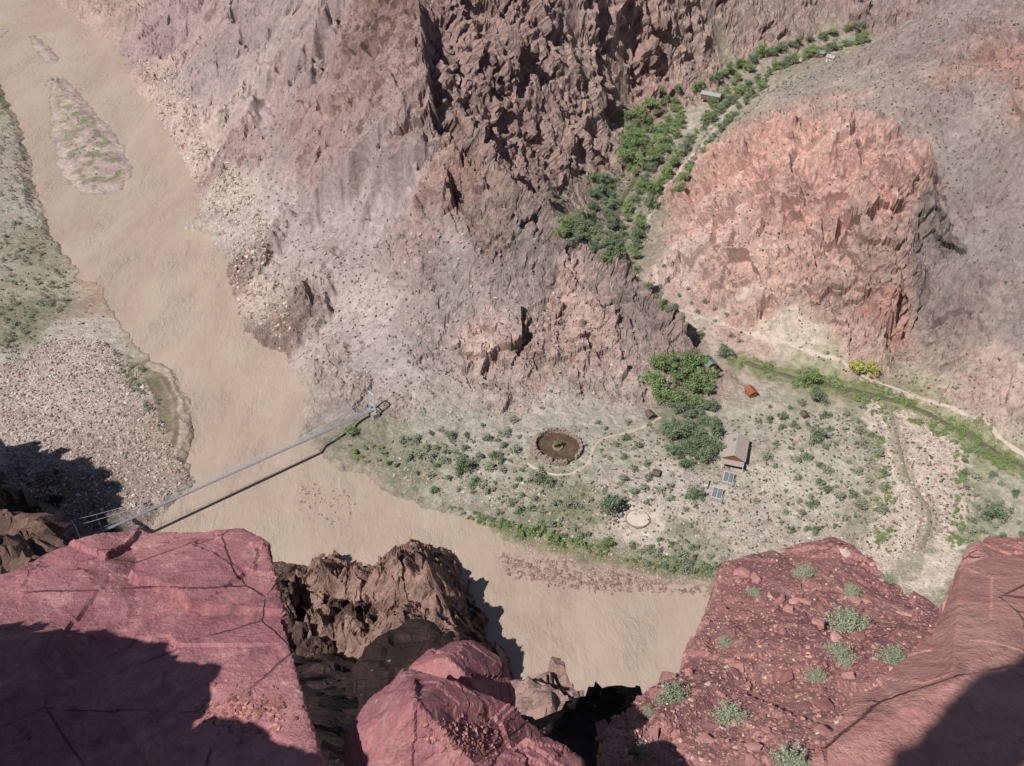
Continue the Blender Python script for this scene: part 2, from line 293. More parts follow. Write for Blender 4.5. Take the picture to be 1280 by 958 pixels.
paint(sst(28,22,d3+nz*5)*.6,(116,118,84)); paint(sst(20,15,d3+nz*6)*.9,(192,174,160)); msk[d3<16,1]=.9; msk[d3<16,2]=.05
paint(sst(8,4,d1+nz*7)*.8,(106,114,68)); paint(sst(5,2.5,d2+nz*5)*.6,(122,122,92))
cc_=hit(797,650); dc=np.hypot(X-cc_.x,Y-cc_.y)+nz*3; paint(sst(13,8,dc)*.8,(190,174,162))
green=ldist(hl([(640,662),(700,680),(745,690),(800,700),(890,716)]),X,Y); paint(sst(7,3,green+nz*4)*.7,(100,106,70))
paint(sst(3,2.2,spit+nz)*.9,(160,145,128)); paint(sst(6.5,4.5,spit+nz)*sst(2.2,3.2,spit+nz)*.7,(104,88,74))
paint(sst(4,2.5,spit2+nz)*.8,(106,97,78)); sp3=ldist(Z0([(104,352),(122,362),(124,376)]),X,Y); paint(sst(6,4,sp3+nz)*.9,(150,128,112))
for s_ in (spit,spit2,sp3): msk[s_<6]*=.15
isc=(1+.35*fbm(X/12,Y/12,4,141))
im=((DR<0)&(islD<4)); paint(im*1.,(162,143,135)); col[im]*=isc[im][:,None]
paint(im*sst(-2,1.5,islD+nz)*.7,(112,98,88))
paint(im*sst(-.05,.2,fbm(X/9,Y/9,3,151))*sst(-3,-8,islD)*.7,(106,109,80))
bm_=((DR<1)&((shD<1)|(sh2D<1))); paint(bm_*1.,(134,114,102))
# ------------------------------------------------------------------ materials
def nmat(name):
    m=bpy.data.materials.new(name); m.use_nodes=True; n=m.node_tree.nodes; l=m.node_tree.links
    b=n['Principled BSDF']; b.inputs['Roughness'].default_value=.9; b.inputs['Specular IOR Level'].default_value=.15
    return m,n,l,b
def noise(n,l,sc,det=5,rough=.6,vec=None,dist=0):
    t=n.new('ShaderNodeTexNoise'); t.inputs['Scale'].default_value=sc; t.inputs['Detail'].default_value=det; t.inputs['Roughness'].default_value=rough; t.inputs['Distortion'].default_value=dist
    if vec: l.new(vec,t.inputs['Vector'])
    return t
def mrange(n,l,src,a,b,c,d):
    t=n.new('ShaderNodeMapRange'); l.new(src,t.inputs[0])
    for i,v in enumerate((a,b,c,d)): t.inputs[i+1].default_value=v
    return t.outputs[0]
def math_(n,l,op,a,b):
    t=n.new('ShaderNodeMath'); t.operation=op
    for i,v in enumerate((a,b)):
        if isinstance(v,(int,float)): t.inputs[i].default_value=v
        else: l.new(v,t.inputs[i])
    return t.outputs[0]
def mixc(n,l,fac,a,b,mode='MIX'):
    t=n.new('ShaderNodeMix'); t.data_type='RGBA'; t.blend_type=mode
    for s,v in ((t.inputs[0],fac),(t.inputs[6],a),(t.inputs[7],b)):
        if isinstance(v,(int,float)): s.default_value=v
        elif isinstance(v,tuple): s.default_value=(*v[:3],1)
        else: l.new(v,s)
    return t.outputs[2]
def terrain_mat():
    m,n,l,b=nmat('canyon_rock')
    g=n.new('ShaderNodeNewGeometry').outputs['Position']
    ac=n.new('ShaderNodeAttribute'); ac.attribute_name='Col'; am=n.new('ShaderNodeAttribute'); am.attribute_name='Mask'
    sep=n.new('ShaderNodeSeparateColor'); l.new(am.outputs['Color'],sep.inputs[0]); rk_,pb,sc_=sep.outputs[0],sep.outputs[1],sep.outputs[2]
    n1=noise(n,l,.035,6,.6,g); n2=noise(n,l,.3,9,.75,g,.4); n3=noise(n,l,1.6,4,.75,g)
    f=math_(n,l,'MULTIPLY',mrange(n,l,n1.outputs[0],.3,.7,.86,1.14),mrange(n,l,n2.outputs[0],.32,.68,.62,1.38))
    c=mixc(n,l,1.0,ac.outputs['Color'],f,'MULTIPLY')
    n4=noise(n,l,.07,9,.72,g,1.2); v=math_(n,l,'MULTIPLY',mrange(n,l,n4.outputs[0],.55,.63,0,.5),rk_)
    c=mixc(n,l,v,c,srgb((192,160,149),1.2))
    n5=noise(n,l,.11,9,.75,g,.8); v5=math_(n,l,'MULTIPLY',mrange(n,l,n5.outputs[0],.54,.63,0,.5),rk_)
    c=mixc(n,l,v5,c,srgb((104,89,85),1.2))
    vo=n.new('ShaderNodeTexVoronoi'); vo.inputs['Scale'].default_value=1.2; l.new(g,vo.inputs['Vector'])
    sv=n.new('ShaderNodeSeparateColor'); l.new(vo.outputs['Color'],sv.inputs[0])
    bc=mixc(n,l,sv.outputs[1],srgb((120,104,96),1),srgb((218,203,192),1))
    fac=math_(n,l,'MULTIPLY',math_(n,l,'MULTIPLY',mrange(n,l,vo.outputs['Distance'],.5,.35,0,1),mrange(n,l,sv.outputs[0],.35,.5,0,1)),math_(n,l,'ADD',math_(n,l,'MULTIPLY',pb,.7),.12))
    c=mixc(n,l,fac,c,bc)
    n6=noise(n,l,.22,6,.72,g); f6=math_(n,l,'MULTIPLY',mrange(n,l,n6.outputs[0],.49,.57,0,1),math_(n,l,'ADD',math_(n,l,'MULTIPLY',sc_,.75),.06))
    c=mixc(n,l,f6,c,srgb((94,97,74),1.1))
    l.new(c,b.inputs['Base Color'])
    hgt=math_(n,l,'ADD',math_(n,l,'MULTIPLY',n2.outputs[0],1.0),math_(n,l,'MULTIPLY',n3.outputs[0],.3))
    hgt=math_(n,l,'ADD',hgt,math_(n,l,'MULTIPLY',fac,.3))
    bp=n.new('ShaderNodeBump'); bp.inputs['Strength'].default_value=.9; l.new(hgt,bp.inputs['Height'])
    l.new(math_(n,l,'ADD',math_(n,l,'MULTIPLY',rk_,2.2),.6),bp.inputs['Distance']); l.new(bp.outputs[0],b.inputs['Normal'])
    return m
TM=terrain_mat()
def gridmesh(name,X,Y,Z,col,mask,m,smooth=False):
    nr,nc=X.shape; me=bpy.data.meshes.new(name)
    me.vertices.add(nr*nc); me.vertices.foreach_set('co',np.stack([X,Y,Z],-1).astype(np.float32).ravel())
    i=np.arange(nr*nc).reshape(nr,nc); q=np.stack([i[:-1,:-1],i[:-1,1:],i[1:,1:],i[1:,:-1]],-1).reshape(-1,4); nf=len(q)
    me.loops.add(nf*4); me.loops.foreach_set('vertex_index',q.astype(np.int32).ravel())
    me.polygons.add(nf); me.polygons.foreach_set('loop_start',np.arange(nf,dtype=np.int32)*4)
    me.update(calc_edges=True); me.validate()
    for nm,v in (('Col',col),('Mask',mask)):
        a=me.attributes.new(nm,'FLOAT_COLOR','POINT'); a.data.foreach_set('color',np.concatenate([v.reshape(-1,3),np.ones((nr*nc,1))],1).astype(np.float32).ravel())
    me.polygons.foreach_set('use_smooth',np.full(nf,smooth))
    me.materials.append(m); o=bpy.data.objects.new(name,me); C.objects.link(o); return o
msk=np.clip(msk,0,1); msk[(DR<0)]*=.5
TER=gridmesh('canyon_terrain',X2,Y2,Hh,col,msk,TM); TER['kind']='structure'; TER['label']='canyon slopes, spurs, creek delta and river banks of grey and red rock'
bpy.context.view_layer.update()
def drop(x,y):
    r=TER.ray_cast(Vector((x,y,400)),Vector((0,0,-1))); return r[1].z if r[0] else -9
def drops(q): return np.array([drop(a,b) for a,b in q])
ox,oy=np.meshgrid(np.linspace(-112,8,460),np.linspace(170,275,440))
def peak(px,py,z,sl,el=1.): 
    q=PZ(px,py,z); return z-np.sqrt(((ox-q[0]))**2+((oy-q[1])*el)**2)*sl
wo=fbm(ox/12,oy/12,4,11)*4
ob=np.maximum.reduce([peak(505,692,34,1.6,.6),peak(478,710,27,1.5,.8),peak(445,712,24,1.4,.8),peak(400,702,24,1.5,.7),peak(372,716,19,1.7),peak(532,708,35,2.1,.6),peak(545,745,38,2.0,.6),peak(500,770,38,1.3,.7),peak(440,770,28,1.2,.8),peak(395,770,27,1.5,.6),peak(556,790,43,1.9,.6),peak(480,850,48,1.1)])
oh=ob+facet((ox+wo)/10,(oy+wo)/12,5,1.3)*3.2+facet((ox+wo)/4.4,(oy+wo)/5,6,1.4)*2.1+facet((ox+wo)/2.2,(oy+wo)/2.4,8)*1.0+rid((ox+wo)/12,(oy+wo)/14,3,22,.5)*3
oc=np.array(srgb((152,122,111),1.15))*(1+.5*fbm(ox/9,oy/9,5,55))[...,None]; om=np.zeros(ox.shape+(3,)); om[...,0]=.8
o=gridmesh('riverside_cliff',ox,oy,np.maximum(oh,-6),oc,om,TM); o['kind']='structure'; o['label']='jagged brown rock outcrop rising from the near river bank'
# ------------------------------------------------------------------ river
def river_mat():
    m,n,l,b=nmat('muddy_water'); g=n.new('ShaderNodeNewGeometry').outputs['Position']
    mp=n.new('ShaderNodeMapping'); l.new(g,mp.inputs[0]); mp.inputs['Rotation'].default_value=(0,0,.6); mp.inputs['Scale'].default_value=(1,.4,1)
    n1=noise(n,l,.018,6,.6,mp.outputs[0],1.5); n2=noise(n,l,.25,5,.65,mp.outputs[0],.5); 
    c=mixc(n,l,mrange(n,l,n1.outputs[0],.35,.65,0,1),srgb((169,148,131),.97),srgb((184,164,146),.97))
    c=mixc(n,l,mrange(n,l,n2.outputs[0],.45,.75,0,.4),c,srgb((194,176,159),.97))
    l.new(c,b.inputs['Base Color']); b.inputs['Roughness'].default_value=.28; b.inputs['Specular IOR Level'].default_value=.45
    n3=noise(n,l,.3,6,.7,mp.outputs[0],.3); n4=noise(n,l,.05,3,.6,mp.outputs[0],.5)
    bp=n.new('ShaderNodeBump'); bp.inputs['Distance'].default_value=1.7; l.new(mrange(n,l,n4.outputs[0],.4,.65,.2,1.),bp.inputs['Strength'])
    l.new(n3.outputs[0],bp.inputs['Height']); l.new(bp.outputs[0],b.inputs['Normal']); return m
RM=river_mat()
me=bpy.data.meshes.new('river'); me.from_pydata([(-900,40,0),(900,40,0),(900,1300,0),(-900,1300,0)],[],[(0,1,2,3)]); me.materials.append(RM)
o=bpy.data.objects.new('river',me); C.objects.link(o); o['kind']='structure'; o['label']='wide muddy tan river'
# ------------------------------------------------------------------ generic helpers
def simple(name,c,var=.2,sc=2.,rough=.85,bump=0,objrand=0):
    m,n,l,b=nmat(name); tc=n.new('ShaderNodeTexCoord').outputs['Object']; t=noise(n,l,sc,5,.6,tc)
    f=mrange(n,l,t.outputs[0],.3,.7,1-var,1+var)
    if objrand:
        oi=n.new('ShaderNodeObjectInfo'); f=math_(n,l,'MULTIPLY',f,mrange(n,l,oi.outputs['Random'],0,1,1-objrand,1+objrand))
    l.new(mixc(n,l,1.,srgb(c,.9),f,'MULTIPLY'),b.inputs['Base Color']); b.inputs['Roughness'].default_value=rough
    if bump:
        bp=n.new('ShaderNodeBump'); bp.inputs['Distance'].default_value=bump; l.new(t.outputs[0],bp.inputs['Height']); l.new(bp.outputs[0],b.inputs['Normal'])
    return m
class MB:
    def __init__(s): s.v=[];s.f=[]
    def box(s,c,d,rz=0,rx=0):
        M=Matrix.Translation(c)@Matrix.Rotation(rz,4,'Z')@Matrix.Rotation(rx,4,'X'); k=len(s.v)
        for x in (-.5,.5):
            for y in (-.5,.5):
                for z in (-.5,.5): s.v.append(tuple(M@Vector((x*d[0],y*d[1],z*d[2]))))
        for q in ((0,1,3,2),(4,6,7,5),(0,4,5,1),(2,3,7,6),(0,2,6,4),(1,5,7,3)): s.f.append(tuple(k+i for i in q))
    def tube(s,pts,r,n=5):
        k=len(s.v); P=[Vector(p) for p in pts]; rr=r if isinstance(r,(list,tuple)) else [r]*len(P)
        for i,p in enumerate(P):
            d=(P[min(i+1,len(P)-1)]-P[max(i-1,0)]).normalized(); a=d.orthogonal().normalized(); b_=d.cross(a)
            for j in range(n):
                th=2*math.pi*j/n; s.v.append(tuple(p+(a*math.cos(th)+b_*math.sin(th))*rr[i]))
        for i in range(len(P)-1):
            for j in range(n): s.f.append((k+i*n+j,k+i*n+(j+1)%n,k+(i+1)*n+(j+1)%n,k+(i+1)*n+j))
        s.f.append(tuple(k+j for j in range(n))[::-1]); s.f.append(tuple(k+(len(P)-1)*n+j for j in range(n)))
    def poly(s,pts):
        k=len(s.v); s.v+= [tuple(p) for p in pts]; s.f.append(tuple(range(k,k+len(pts))))
    def build(s,name,m,parent=None):
        me=bpy.data.meshes.new(name); me.from_pydata(s.v,[],s.f); me.materials.append(m); me.update()
        o=bpy.data.objects.new(name,me); C.objects.link(o)
        if parent: o.parent=parent
        return o
def tag(o,label,cat,group=None):
    o['label']=label; o['category']=cat
    if group:o['group']=group
    return o
def empty(name,loc,label,cat,group=None,rz=0):
    o=bpy.data.objects.new(name,None); C.objects.link(o); o.location=loc; o.rotation_euler=(0,0,rz); o.empty_display_size=.1; return tag(o,label,cat,group)
# ------------------------------------------------------------------ foreground rock
def rock_mat(name,c1,c2,c3,sc=1.,crack=.5,bump=.06):
    m,n,l,b=nmat(name); g=n.new('ShaderNodeNewGeometry').outputs['Position']
    n1=noise(n,l,.9*sc,8,.66,g,.6); n2=noise(n,l,5*sc,8,.72,g); n3=noise(n,l,45*sc,3,.6,g)
    c=mixc(n,l,mrange(n,l,n1.outputs[0],.38,.62,0,1),srgb(c1,1.1),srgb(c2,1.1))
    c=mixc(n,l,mrange(n,l,n2.outputs[0],.5,.66,0,.65),c,srgb(c3,1.1))
    n8=noise(n,l,2.2*sc,8,.75,g,1.); c=mixc(n,l,mrange(n,l,n8.outputs[0],.53,.64,0,.6),c,srgb([x*.72 for x in c1],1.1))
    c=mixc(n,l,1.,c,mrange(n,l,n3.outputs[0],.3,.7,.85,1.15),'MULTIPLY')
    wv=n.new('ShaderNodeMix'); wv.data_type='VECTOR'; wv.inputs[0].default_value=.05; l.new(g,wv.inputs[4]); l.new(n8.outputs['Color'],wv.inputs[5])
    vo=n.new('ShaderNodeTexVoronoi'); vo.feature='DISTANCE_TO_EDGE'; vo.inputs['Scale'].default_value=.9*sc; l.new(wv.outputs[1],vo.inputs['Vector'])
    cr=mrange(n,l,vo.outputs['Distance'],0,.007,0,1); n7=noise(n,l,1.3*sc,4,.6,g)
    cr=math_(n,l,'MAXIMUM',cr,mrange(n,l,n7.outputs[0],.46,.54,0,1))
    c=mixc(n,l,mrange(n,l,cr,0,1,crack,0),c,srgb((50,30,32),1))
    vf=n.new('ShaderNodeTexVoronoi'); vf.inputs['Scale'].default_value=10*sc; l.new(g,vf.inputs['Vector']); sv=n.new('ShaderNodeSeparateColor'); l.new(vf.outputs['Color'],sv.inputs[0])
    fl=math_(n,l,'MULTIPLY',mrange(n,l,vf.outputs['Distance'],.28,.1,0,.6),mrange(n,l,sv.outputs[0],.86,.9,0,1)); c=mixc(n,l,fl,c,srgb((205,170,156),1))
    l.new(c,b.inputs['Base Color']); b.inputs['Roughness'].default_value=.75
    h=math_(n,l,'ADD',math_(n,l,'ADD',n2.outputs[0],math_(n,l,'MULTIPLY',n3.outputs[0],.1)),math_(n,l,'MULTIPLY',cr,.4))
    bp=n.new('ShaderNodeBump'); bp.inputs['Distance'].default_value=bump/sc; bp.inputs['Strength'].default_value=.9; l.new(h,bp.inputs['Height']); l.new(bp.outputs[0],b.inputs['Normal'])
    return m
RR=rock_mat('red_quartzite',(148,98,102),(170,116,116),(190,141,137),1,.55,.05)
RD=rock_mat('shade_painted_rock',(44,34,33),(58,44,42),(72,54,50))  # near-black colour carries the shade of the foreground gaps
RB=rock_mat('shade_painted_crag',(92,74,66),(120,94,82),(70,57,53),.25)  # shadow on the left ridge is put into this dark colour
RP=rock_mat('pink_rock',(178,126,118),(195,146,136),(156,104,102),1.1,.7,.05)
RS=rock_mat('rubble_soil',(144,101,99),(162,118,112),(184,143,133),.8,.1,.06)
RG=rock_mat('brown_crag',(150,122,113),(174,143,131),(118,93,86),.25)
def slab(name,outline,thick,vox,amp,m,label=None,cat='boulder',fr=1.2,push=(0,0,-1),seed=0,struct=False,group=None,mid=None,big=.35,inw=.03,fa=1.):
    bm=bmesh.new(); P=[PD(*p) for p in outline]; vv=[bm.verts.new(p) for p in P]
    c=Vector((0,0,0))
    for p in P: c+=p/len(P)
    if mid: c=PD(*mid)
    ct=bm.verts.new(c); lo=[bm.verts.new(p+Vector(push)*thick+(c-p)*inw) for p in P]; cb=bm.verts.new(c+Vector(push)*thick)
    n=len(P)
    for i in range(n):
        j=(i+1)%n; bm.faces.new((ct,vv[i],vv[j])); bm.faces.new((vv[i],lo[i],lo[j],vv[j])); bm.faces.new((cb,lo[j],lo[i]))
    bmesh.ops.recalc_face_normals(bm,faces=bm.faces)
    me=bpy.data.meshes.new(name); bm.to_mesh(me); bm.free()
    return finish(name,me,vox,amp,m,label,cat,fr,seed,struct,group,big,fa)
def finish(name,me,vox,amp,m,label,cat,fr,seed,struct,group=None,big=.35,fa=1.):
    o=bpy.data.objects.new(name,me); C.objects.link(o)
    rm=o.modifiers.new('r','REMESH'); rm.mode='VOXEL'; rm.voxel_size=vox
    dg=bpy.context.evaluated_depsgraph_get(); e=o.evaluated_get(dg); m2=bpy.data.meshes.new_from_object(e); o.modifiers.clear(); o.data=m2
    nv=len(m2.vertices); co=np.zeros(nv*3); m2.vertices.foreach_get('co',co); co=co.reshape(-1,3); no=np.zeros(nv*3); m2.vertices.foreach_get('normal',no); no=no.reshape(-1,3)
    q=co*fr
    d=f3(q,2,seed)*big+facet3(q*1.1,seed,1.5)*.75*fa+facet3(q*2.7,seed+40,1.5)*.28*fa+facet3(q*6.5,seed+80)*.1*fa+f3(q*4,3,seed+3)*.06
    co=co+no*(d*amp)[:,None]; m2.vertices.foreach_set('co',co.ravel()); m2.update()
    m2.materials.clear(); m2.materials.append(m); m2.name=name
    m2.polygons.foreach_set('use_smooth',np.zeros(len(m2.polygons),bool))
    if struct: o['kind']='structure'; o['label']=label
    else: tag(o,label,cat,group)
    return o
def shadow_rock(name,pts,vox,amp,m,label,seed,fr=1.2):  # convex rock for the unseen shadow casters
    bm=bmesh.new(); [bm.verts.new(p) for p in pts]; r=bmesh.ops.convex_hull(bm,input=bm.verts); bmesh.ops.recalc_face_normals(bm,faces=bm.faces)
    me=bpy.data.meshes.new(name); bm.to_mesh(me); bm.free(); return finish(name,me,vox,amp,m,label,'boulder',fr,seed,False)
slab('red_boulder',[(-60,725,6.6),(12,712,6.7),(60,686,6.9),(120,668,7.1),(165,664,7.3),(300,662,7.2),(334,682,7.0),(352,760,6.4),(372,850,5.8),(398,958,5.2),(405,1040,4.9),(-120,1060,4.9),(-120,850,5.6)],2.2,.02,.05,RR,'huge flat red slab of rock at the lower left with a long straight right edge',fr=.7,seed=1,inw=.25,big=.05)
slab('red_boulder',[(430,920,5.9),(468,872,6.05),(503,834,6.2),(560,848,5.95),(640,880,6.1),(668,905,6.3),(692,935,6.3),(640,1000,5.6),(430,1000,5.5)],1.6,.016,.03,RR,'red boulder at bottom centre with loose chips lying on its top',fr=1.2,seed=22,mid=(520,880,5.5),inw=.1,big=.05)
slab('red_boulder',[(508,834,6.9),(535,811,7.1),(590,806,7.3),(634,830,7.3),(642,874,7.1),(620,885,6.7),(560,856,6.7)],1.8,.018,.03,RR,'smaller wedge shaped red boulder just behind the one at bottom centre',fr=1.2,seed=3,inw=.1,mid=(560,822,6.7),big=.05)
slab('red_boulder',[(560,965,5.3),(610,938,5.6),(680,928,6.0),(725,950,6.0),(740,1010,5.6),(560,1010,5.1)],1.2,.018,.04,RR,'low red boulder cut off by the bottom edge right of centre',fr=1.2,seed=4,inw=.1,big=.05)
slab('shade_dark_boulder',[(440,835,13),(470,805,13.4),(520,782,13.8),(560,786,13.6),(585,815,13),(560,870,12.4),(450,890,12.4)],3,.07,.15,RD,'rock in the gap behind the red boulders, shade put into its dark colour',fr=.7,seed=5)  # shade of the gap is painted in by the dark material
slab('red_boulder',[(1203,712,4.9),(1230,700,5.1),(1300,690,5.2),(1420,720,5.0),(1480,1050,3.0),(980,1050,3.05),(1012,955,3.3),(1062,878,3.6),(1120,830,3.95),(1168,792,4.3)],1.6,.013,.035,RP,'large pinkish red boulder filling the lower right corner',fr=.9,seed=46,fa=.35,big=.5,inw=.15,mid=(1190,850,3.62))
slab('pink_boulder',[(642,862,34),(660,846,35),(690,838,36),(720,846,35),(736,872,33),(728,900,32),(650,900,32)],8,.15,.55,RG,'low brown rugged rock standing between the red boulders and the river',fr=.6,seed=7)
slab('pink_boulder',[(1215,690,9),(1232,668,10),(1290,662,10),(1320,720,9),(1230,740,8.6)],2,.05,.12,RP,'pale pink boulder at the right edge above the largest right boulder',fr=1,seed=8,fa=.5)
slab('rubble_slope',[(760,900,8.1),(800,868,8.7),(845,838,9.4),(872,790,10.4),(895,745,11.3),(905,705,12.1),(950,690,12.6),(1000,680,13),(1040,672,13),(1085,695,12.7),(1130,735,12.2),(1185,770,11.6),(1400,800,10.8),(1400,1040,7.0),(740,1040,6.8),(745,950,7.4)],4,.045,.06,RS,'steep foreground slope of red rubble dotted with bushes',fr=.95,seed=9,struct=True)
slab('foreground_ledge',[(450,890,15),(520,870,16),(640,900,16),(735,868,16),(800,862,16),(840,1040,13),(450,1040,13)],6,.1,.4,RD,'broken ledge filling the gap below the foreground boulders, darkened to read as shade',fr=.5,seed=10,struct=True,push=(0,-.3,-1))  # fills the gap; dark material paints in the shade
slab('foreground_ledge',[(300,812,90),(350,826,90),(400,818,90),(455,830,90),(475,850,66),(490,960,22),(470,1040,13),(300,1040,13),(300,900,36)],10,.22,.7,RD,'added cliff face dropping away right of the left slab, its shade painted near black',fr=.35,seed=15,struct=True,push=(0,-.6,-1),fa=.35,big=.8)  # sheet added in the gap, coloured to read as black shade
slab('near_ridge',[(-120,640,90),(0,640,92),(28,654,90),(52,668,88),(70,694,86),(50,740,80),(-120,760,78)],30,.4,2.6,RB,'brown rock ridge at the left edge behind the flat slab, coloured dark for the shadow on it',fr=.2,seed=11,struct=True)
for k,(pp,lab) in enumerate([([(-260,806,6.2),(60,802,6.25),(118,800,6.2),(208,816,6.1),(205,1010,5.0),(-260,1010,5.0)],'flat topped unseen rock added left of the viewpoint to cast shadow'),
  ([(150,822,6.1),(286,842,6.0),(262,902,5.65),(225,950,5.3),(150,960,5.2)],'small pointed unseen rock added left of the viewpoint to cast shadow'),
  ([(180,925,5.5),(310,922,5.45),(394,950,5.25),(394,1010,5.0),(180,1010,5.0)],'narrow unseen rock added low on the left of the viewpoint to cast shadow')]):
    pl_=[PD(*p) for p in pp]; shadow_rock('boulder',[p+S*(2.1+.15*k) for p in pl_]+[p+S*(2.7+.15*k) for p in pl_],.03,.08,RR,lab,12+k*3,2.6)  # unseen rocks added only to throw shadow onto the left slab
pl_=[PD(*p) for p in [(1100,966,3.2),(1215,868,3.7),(1290,815,3.95),(1420,760,4.2),(1420,850,3.85),(1300,900,3.55),(1210,1010,3.0)]]
shadow_rock('boulder',[p+S*5.5 for p in pl_]+[p+S*5.9 for p in pl_],.025,.03,RR,'unseen floating rock added above and behind the viewpoint to cast the shadow of the viewer',13,3.5)  # unseen, unsupported plate added to shade the lower right boulder
# ------------------------------------------------------------------ rocks as stuff
def ico():
    bm=bmesh.new(); bmesh.ops.create_icosphere(bm,subdivisions=1,radius=1); v=np.array([x.co[:] for x in bm.verts]); f=np.array([[x.index for x in q.verts] for q in bm.faces]); bm.free(); return v,f
IV,IF=ico()
def joined(name,V,Fc,cc,m,label):
    me=bpy.data.meshes.new(name); me.vertices.add(len(V)); me.vertices.foreach_set('co',V.astype(np.float32).ravel()); k=Fc.shape[1]
    me.loops.add(len(Fc)*k); me.loops.foreach_set('vertex_index',Fc.astype(np.int32).ravel()); me.polygons.add(len(Fc)); me.polygons.foreach_set('loop_start',np.arange(len(Fc),dtype=np.int32)*k)
    me.update(calc_edges=True)
    if cc is not None: a=me.attributes.new('Col','FLOAT_COLOR','POINT'); a.data.foreach_set('color',cc.astype(np.float32).ravel())
    me.polygons.foreach_set('use_smooth',np.zeros(len(Fc),bool))
    me.materials.append(m); o=bpy.data.objects.new(name,me); C.objects.link(o); o['kind']='stuff'; o['label']=label; return o
def rockstuff(name,pts,sizes,m,label,cols,flatz=.6):
    n=len(pts); V=np.repeat(IV[None],n,0); V=np.sign(V)*np.abs(V)**.62; V=V*(1+rng.uniform(-.3,.3,(n,len(IV),1)))
    V=V*np.stack([rng.uniform(.7,1.3,n),rng.uniform(.5,1.1,n),rng.uniform(.5,1.,n)*flatz/.6],-1)[:,None]*np.array(sizes)[:,None,None]*.8
    tx=rng.uniform(-.5,.5,n); c,s=np.cos(tx)[:,None],np.sin(tx)[:,None]; V=np.stack([V[...,0],V[...,1]*c-V[...,2]*s,V[...,1]*s+V[...,2]*c],-1)
    th=rng.uniform(0,6.28,n); c,s=np.cos(th)[:,None],np.sin(th)[:,None]; V=np.stack([V[...,0]*c-V[...,1]*s,V[...,0]*s+V[...,1]*c,V[...,2]],-1)+np.array(pts)[:,None]
    Fc=(IF[None]+np.arange(n)[:,None,None]*len(IV)).reshape(-1,3)
    cc=np.repeat(np.concatenate([np.array(cols),np.ones((n,1))],1),len(IV),0)
    return joined(name,V.reshape(-1,3),Fc,cc,m,label)
def attr_mat(name,var=.2,sc=1.5):
    m,n,l,b=nmat(name); a=n.new('ShaderNodeAttribute'); a.attribute_name='Col'; g=n.new('ShaderNodeNewGeometry').outputs['Position']; t=noise(n,l,sc,4,.6,g)
    l.new(mixc(n,l,1.,a.outputs['Color'],mrange(n,l,t.outputs[0],.3,.7,1-var,1+var),'MULTIPLY'),b.inputs['Base Color']); return m
BM=attr_mat('loose_rock'); CM=attr_mat('stone_chips',.25,12)
def inpoly(poly,n):
    P=np.array(poly,float); out=[]; lo=P.min(0);hi=P.max(0)
    while len(out)<n:
        q=rng.uniform(lo,hi,(n*3,2)); d=sdist(P,q[:,0],q[:,1]); out+=list(q[d<0])
    return np.array(out[:n])
def wpoly(poly): return [tuple(hit(*p))[:2] for p in poly]
def rockfield(name,poly,n,s0,s1,cols,label,m=BM,clump=True):
    q=inpoly(wpoly(poly),n)
    if clump: q=q[fbm(q[:,0]/14,q[:,1]/14,3,61)+rng.uniform(-.35,.35,len(q))>-.12]
    z=drops(q); ok=z>-.35; q=q[ok]; z=z[ok]; n=len(q)
    s=s0+(s1-s0)*rng.random(n)**5; cc=np.array([srgb(c,1.0) for c in cols])[rng.integers(0,len(cols),n)]*rng.uniform(.75,1.15,(n,1))
    rockstuff(name,np.stack([q[:,0],q[:,1],z+s*.05],-1),s,m,label,cc)
pale=[(188,172,160),(174,153,143),(160,134,123),(196,183,173),(138,116,107),(148,130,121)]
rockfield('boulder_bar',[(0,455),(60,425),(130,425),(180,468),(198,520),(225,575),(238,600),(190,640),(120,645),(60,640),(0,600)],11000,.25,1.05,pale,'pale pink boulders covering the left river bar',clump=False)
rockfield('bank_talus',[(160,70),(225,90),(260,180),(330,260),(350,350),(370,430),(350,440),(300,400),(282,320),(250,240),(225,190)],6500,.3,1.7,pale,'loose pale boulders along the far river bank')
rockfield('delta_rocks',[(480,560),(640,590),(760,590),(900,560),(1100,510),(1180,520),(1230,640),(1150,700),(900,700),(740,700),(600,650),(500,620)],11000,.2,.9,pale,'small pale rocks scattered over the creek delta')
rockfield('wash_rocks',[(1110,510),(1180,530),(1200,600),(1180,690),(1120,700),(1140,620)],2200,.25,1.0,pale,'pale stones in the dry wash beside the creek branch')
rockfield('shoal_rocks',[(622,690),(700,704),(820,726),(897,742),(800,742),(700,738),(635,722)],1700,.2,.9,[(150,122,110),(132,108,98),(170,148,134)],'wet brown rocks on the shallow shoal')
rockfield('shoal_rocks',[(372,606),(420,604),(445,630),(430,655),(380,648)],600,.2,.8,[(140,114,104),(160,136,122)],'brown rocks breaking the water below the bridge')
rockfield('slope_rocks',[(400,300),(520,260),(640,320),(800,400),(850,470),(800,510),(560,530),(430,500),(380,420)],4500,.2,1.2,[(176,154,147),(156,134,128),(128,113,108),(182,167,160)],'rocks strewn over the face of the central spur')
rockfield('slope_rocks',[(820,320),(860,260),(1000,330),(1080,420),(1250,470),(1250,540),(1000,440),(850,390)],2800,.2,.9,[(188,156,145),(168,133,121),(148,118,108)],'rocks fallen at the foot of the red hill')
rub=bpy.data.objects['rubble_slope']
bpy.context.view_layer.update()
def on(ob,px,py):
    d=Vector(ray(px,py)).normalized(); r=ob.ray_cast(Vector((0,0,CAMZ)),d); return (r[1],r[2]) if r[0] else None
pts=[];sz=[]
for k in range(15000):
    px,py=random.uniform(745,1200),random.uniform(670,958); h=on(rub,px,py)
    if h: 
        s=(.008+.03*random.random()**3+(.14*random.random() if random.random()<.012 else 0))*.75; pts.append(h[0]); sz.append(s)
